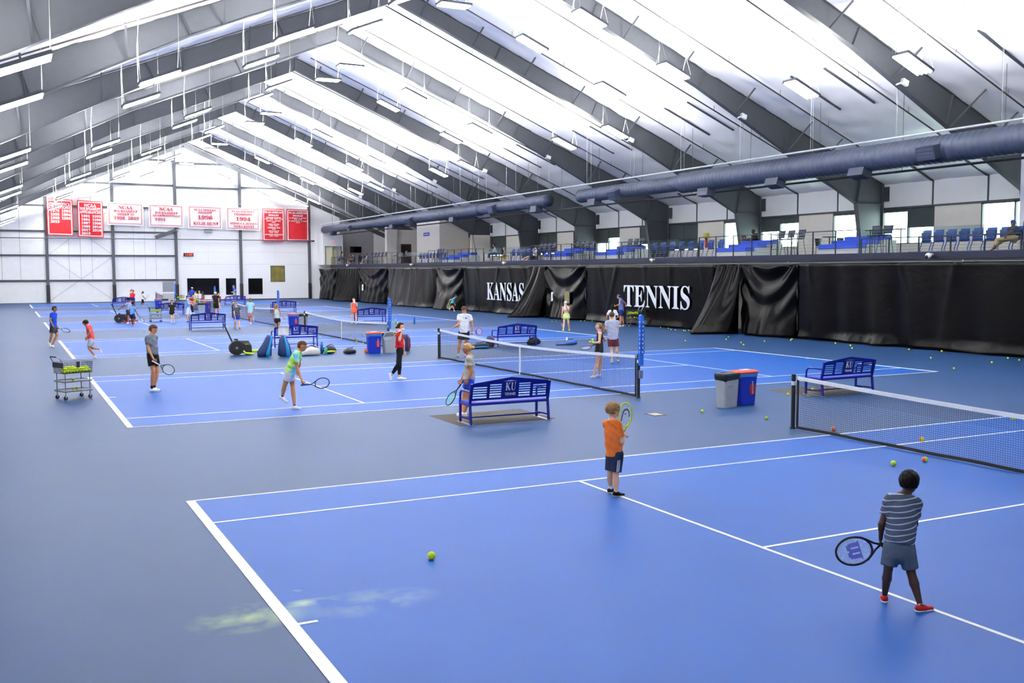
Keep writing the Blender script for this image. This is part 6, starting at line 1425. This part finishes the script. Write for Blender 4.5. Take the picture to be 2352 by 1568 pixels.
person('person in white and black top beside the person in royal blue', cA, -30, 1.5, (700,865), (705,895), (720,985), [(740,930,.05),(740,970,.1)], [(690,940,0),(690,980,0)], [(730,1030,0),(735,1075,750,1076)], [(712,1030,0),(712,1077,725,1078)], hs=1.08, skin='mid', hair=('tied','black'), top=('tee','#dedede',.5,.02), bot=('shorts','#20202a',.6))
person('person in white top near the far net', cA, -70, 1.5, (765,860), (770,900), (775,985), [(810,940,0),(805,980,0)], [(735,945,0),(740,985,0)], [(790,1030,0),(792,1076,800,1078)], [(765,1030,0),(765,1077,770,1079)], hs=1.08, skin='light', hair=('long','dblond'), top=('tee','#d8ccd0',.5,.02), bot=('shorts','#1c1c24',.5), fem=True)
person('person in grey and red at the far net', cA, 60, 1.5, (825,880), (830,915), (835,990), [(800,950,0),(800,990,0)], [(865,950,0),(865,995,0)], [(825,1035,0),(822,1075,822,1070)], [(850,1035,0),(850,1076,850,1070)], hs=1.08, skin='light', hair=('long','brown'), top=('tee','#55555e',.5,-.03), bot=('shorts','#c03a4c',.6), fem=True)
person('person in black shirt and white cap standing by the far bins', cA, -95, 1.8, (1055,895), (1060,925), (1065,1080), [(1115,1000,0),(1120,1050,-.05)], [(1005,990,0),(1030,1045,-.1)], [(1105,1190,0),(1110,1285,1125,1295)], [(1055,1190,0),(1060,1290,1050,1300)], skin='tan', hair=('short','dbrown'), cap=('#f0f0ee',), top=('tee','#131318',.55,.0), bot=('shorts','#101013',.7), shoes='#dddddd')
J = person('person with a green racket half hidden behind the person in black', cA, -20, 1.45, (1110,900), (1125,940), (1130,1010), [(1150,970,0),(1150,1010,0)], [(1110,970,0),(1125,925,-.1)], [(1130,1080,0),(1130,1140,1145,1140)], [(1120,1080,0),(1118,1142,1130,1142)], hs=1.08, skin='light', hair=('tied','brown'), top=('tee','#8a2c5a',.55,.0), bot=('shorts','#3a3a50',.6))
hpt = held(J,-1); tip = AT(507.5,668, DEPTH(hpt)); racket('green racket raised by the person behind the person in black', hpt, tip-hpt, 20, frame='#7fd04a', handle='#333333', ns=(6,7))
person('person in blue tee and cap in front of the narrow far window', cC, 175, 1.85, (300,640), (310,665), (320,760), [(330,720,-.1),(280,745,-.15)], [(345,720,.1),(300,745,.1)], [(315,850,0),(310,915,290,915)], [(330,850,.05),(330,915,312,915)], skin='light', hair=('short','grey'), cap=('#5a6ad0','#4a5ac0'), top=('tee','#1b52c4',.6,.02), bot=('shorts','#b8bcc8',.6))
J = person('person in charcoal tee and blue shorts picking up a ball', cC, -60, 1.52, (340,975), (360,1035), (360,1190), [(425,1100,0),(440,1170,.05)], [(315,1130,-.05),(330,1235,-.1)], [(400,1290,0),(410,1445,440,1452)], [(330,1290,0),(325,1440,350,1448)], hs=1.1, hp=15, skin='light', hair=('mop','dblond'), top=('tee','#3c4450',.6,.02), bot=('shorts','#1c3aa8',.75), shoes='#1a1a1e')
hpt = held(J,-1); tip = AT(540,754, DEPTH(hpt)-.1); racket('red and white racket held down by the person in charcoal', hpt, tip-hpt, 65, frame='#b03a44', handle='#f0e8e8', ns=(6,7))
J = person('person in light blue tee and red patterned shorts walking behind the net', cC, -85, 1.6, (612,900), (615,945), (615,1130), [(690,1040,0),(695,1100,0)], [(540,1040,0),(540,1110,0)], [(635,1240,0),(625,1355,635,1362)], [(600,1240,0),(610,1340,600,1348)], hs=1.05, skin='mid', hair=('tied','black'), top=('tee','#9fd0e4',.6,.03), bot=('shorts','redpattern',.7), fem=True, fat=1.1)
hpt = held(J,1); tip = AT(583.5,733, DEPTH(hpt)); racket('pale racket hanging from the hand of the person in light blue', hpt, tip-hpt, 80, frame='#a8c8d8', handle='#8898a8', ns=(6,7))
person('person in white tank top and black shorts walking away from the camera', cC, 70, 1.62, (1115,1010), (1125,1060), (1130,1270), [(1060,1150,0),(1055,1220,.1)], [(1190,1150,0),(1245,1220,-.05)], [(1105,1390,0),(1080,1500,1065,1480)], [(1165,1390,0),(1170,1505,1170,1490)], hs=1.05, skin='tan', hair=('tied','dblond'), long_=[(-.8,.3,0,.35),(-1.2,-.3,0,.42),(-1.2,-1.3,0,.25)], top=('tank','#d9e4e0',.3,.0), bot=('shorts','#141418',.35), fem=True)
# ---- spectators on the gallery
cE, cF, cG, cH = (1600,400,5.88), (1950,400,5.85), (1000,460,5.88), (700,480,7.128)
def seated(label, crop, x, a, H, hd, nb, pel, la, ra, ll, rl, **kw):
    D0 = DEPTH(PL(crop[0]+pel[0]/crop[2], crop[1]+pel[1]/crop[2], 0, x)); return person(label, crop, a, H, hd, nb, pel, la, ra, ll, rl, D0=D0, res=.02, **kw)
def under(J, lab, rz):
    q = (J['legs'][1][0]+J['legs'][-1][0])/2; zs_ = q[2]-DEC-.075*J['k']*1.75
    if zs_ > .6: put_stool(q[0], q[1], lab, rz)
    else: mk_chair(0, q[0], lab, rz, q[1])
J = seated('person in black jacket working at a laptop on the gallery', cE, 36.2, 200, 1.8, (765,775), (785,805), (810,910), [(770,870,-.1),(715,875,-.2)], [(790,870,.1),(720,872,.1)], [(740,925,0),(745,1010,715,1015,0)], [(745,930,.1),(750,1010,720,1015,.1)], skin='dark', hair=('buzz','black'), top=('tee','#17181c',1.6,.0), bot=('trousers','#20232c',1.9), shoes='#111114')
py_ = PL(1716, 560, 0, 36.2)[1]; t = thing('laptop', 'open black laptop with an orange lid sticker on the gallery table', 'laptop', (36.1, py_, DEC+1.0)); MB().bx(-.12,.12,-.18,.18,0,.02).build('base','black',t); MB().bx(-.16,-.13,-.18,.18,.0,.25).build('screen','black',t); MB().bx(-.165,-.16,-.1,-.02,.06,.18).build('lid_sticker',mat('sticker','#e0603c',.5),t)
seated('person in navy tee, khaki trousers and blue cap seated at the right gallery end', cF, 33.3, 205, 1.8, (2203,655), (2205,700), (2215,850), [(2130,800,-.15),(2115,830,-.25)], [(2280,790,0),(2250,800,-.1)], [(1990,880,-.25),(1985,1000,1960,1012,-.25)], [(2060,890,-.2),(1985,985,1960,1000,-.2)], skin='brown', hair=('buzz','black'), cap=('#2450b4',), top=('tee','#1b2136',.55,.0), bot=('trousers','#b8a57e',1.8), shoes='#3a2a24', ha=215)
under(seated('person in pale blue top and jeans seated on a stool on the gallery', cG, 32.5, 185, 1.68, (787,605), (800,640), (815,710), [(785,680,-.1),(740,680,-.1)], [(790,680,.1),(745,680,.1)], [(725,715,0),(720,790,690,795,0)], [(730,720,.1),(735,790,705,795,.1)], skin='mid', hair=('tied','dbrown'), top=('tee','#a9b4c8',1.5,.0), bot=('trousers','#2f4a86',1.9), shoes='#dddddd', fem=True), 'bar stool under the person in pale blue on the gallery', math.pi/2)
under(seated('person in yellow shorts seated on the gallery', cG, 33.3, 190, 1.62, (927,650), (935,690), (940,760), [(915,735,-.1),(895,755,-.1)], [(940,735,.1),(900,755,.1)], [(865,755,0),(860,800,835,802,0)], [(870,760,.1),(865,800,840,802,.1)], skin='light', hair=('tied','blond'), top=('tee','#8c97ac',.6,.0), bot=('shorts','#e4bc28',.95), shoes='#dddddd', fem=True), 'chair under the person in yellow shorts', math.pi/2)
seated('person in white tee and black shorts with legs stretched on the gallery', cG, 33.2, 190, 1.75, (1360,645), (1370,670), (1335,760), [(1330,720,-.1),(1325,690,-.2)], [(1350,720,.1),(1335,690,.1)], [(1250,760,0),(1200,800,1170,805,0)], [(1270,765,.1),(1255,800,1235,805,.1)], skin='light', hair=('short','dbrown'), top=('tee','#e4e2e2',.6,.0), bot=('shorts','#1c1e28',.8), shoes='#e8e8e8')
under(seated('person in khaki top and jeans perched on a stool by the far doorway', cH, 32.3, 190, 1.72, (605,710), (620,735), (625,800), [(600,775,-.1),(565,775,-.1)], [(610,775,.1),(570,775,.1)], [(550,805,0),(575,860,555,868,0)], [(560,810,.1),(590,860,570,868,.1)], skin='brown', hair=('short','black'), top=('tee','#b5ab88',.7,.0), bot=('trousers','#3a5488',1.9), shoes='#d8d0b8'), 'bar stool under the person in khaki by the far doorway', math.pi/2)
under(seated('person in coral top seated at the far gallery tables', cH, 33.0, 190, 1.35, (748,765), (750,790), (750,840), [(740,820,-.1),(725,830,-.1)], [(750,820,.1),(735,830,.1)], [(715,845,0),(712,880,700,884,0)], [(720,847,.1),(718,880,706,884,.1)], hs=1.1, skin='light', hair=('short','brown'), top=('tee','#d8786a',.6,.0), bot=('shorts','#2a2e3e',.9), shoes='#dddddd'), 'chair under the person in coral at the far tables', math.pi/2)
under(seated('person in purple top seated at the far gallery tables', cH, 32.8, 185, 1.65, (798,755), (800,785), (805,835), [(785,815,-.1),(765,820,-.1)], [(800,815,.1),(775,820,.1)], [(755,840,0),(752,885,738,890,0)], [(762,843,.1),(760,885,745,890,.1)], skin='light', hair=('short','brown'), top=('tee','#5a3f8c',.7,.0), bot=('trousers','#22304c',1.9), shoes='#cccccc', fem=True), 'chair under the person in purple at the far tables', math.pi/2)
under(seated('person in black and white at the far gallery tables', cH, 32.8, 10, 1.65, (910,765), (905,795), (895,840), [(930,815,-.1),(955,820,-.1)], [(920,815,.1),(945,820,.1)], [(945,842,0),(948,885,965,890,0)], [(938,845,.1),(942,885,958,890,.1)], skin='light', hair=('long','black'), top=('tee','#22242c',.8,.0), bot=('trousers','#22242c',1.9), shoes='#cccccc', fem=True), 'chair under the person in black and white at the far tables', -math.pi/2)
under(seated('person in pale blue shirt leaning back at the far gallery tables', cH, 32.8, 190, 1.78, (1018,745), (1020,775), (1010,835), [(990,805,-.1),(970,815,-.1)], [(1000,805,.1),(975,815,.1)], [(950,835,0),(945,885,928,890,0)], [(958,840,.1),(952,885,935,890,.1)], skin='mid', hair=('short','dbrown'), top=('tee','#9fb4d8',.9,.0), bot=('trousers','#b0aa98',1.9), shoes='#cccccc'), 'chair under the person leaning back at the far tables', math.pi/2)
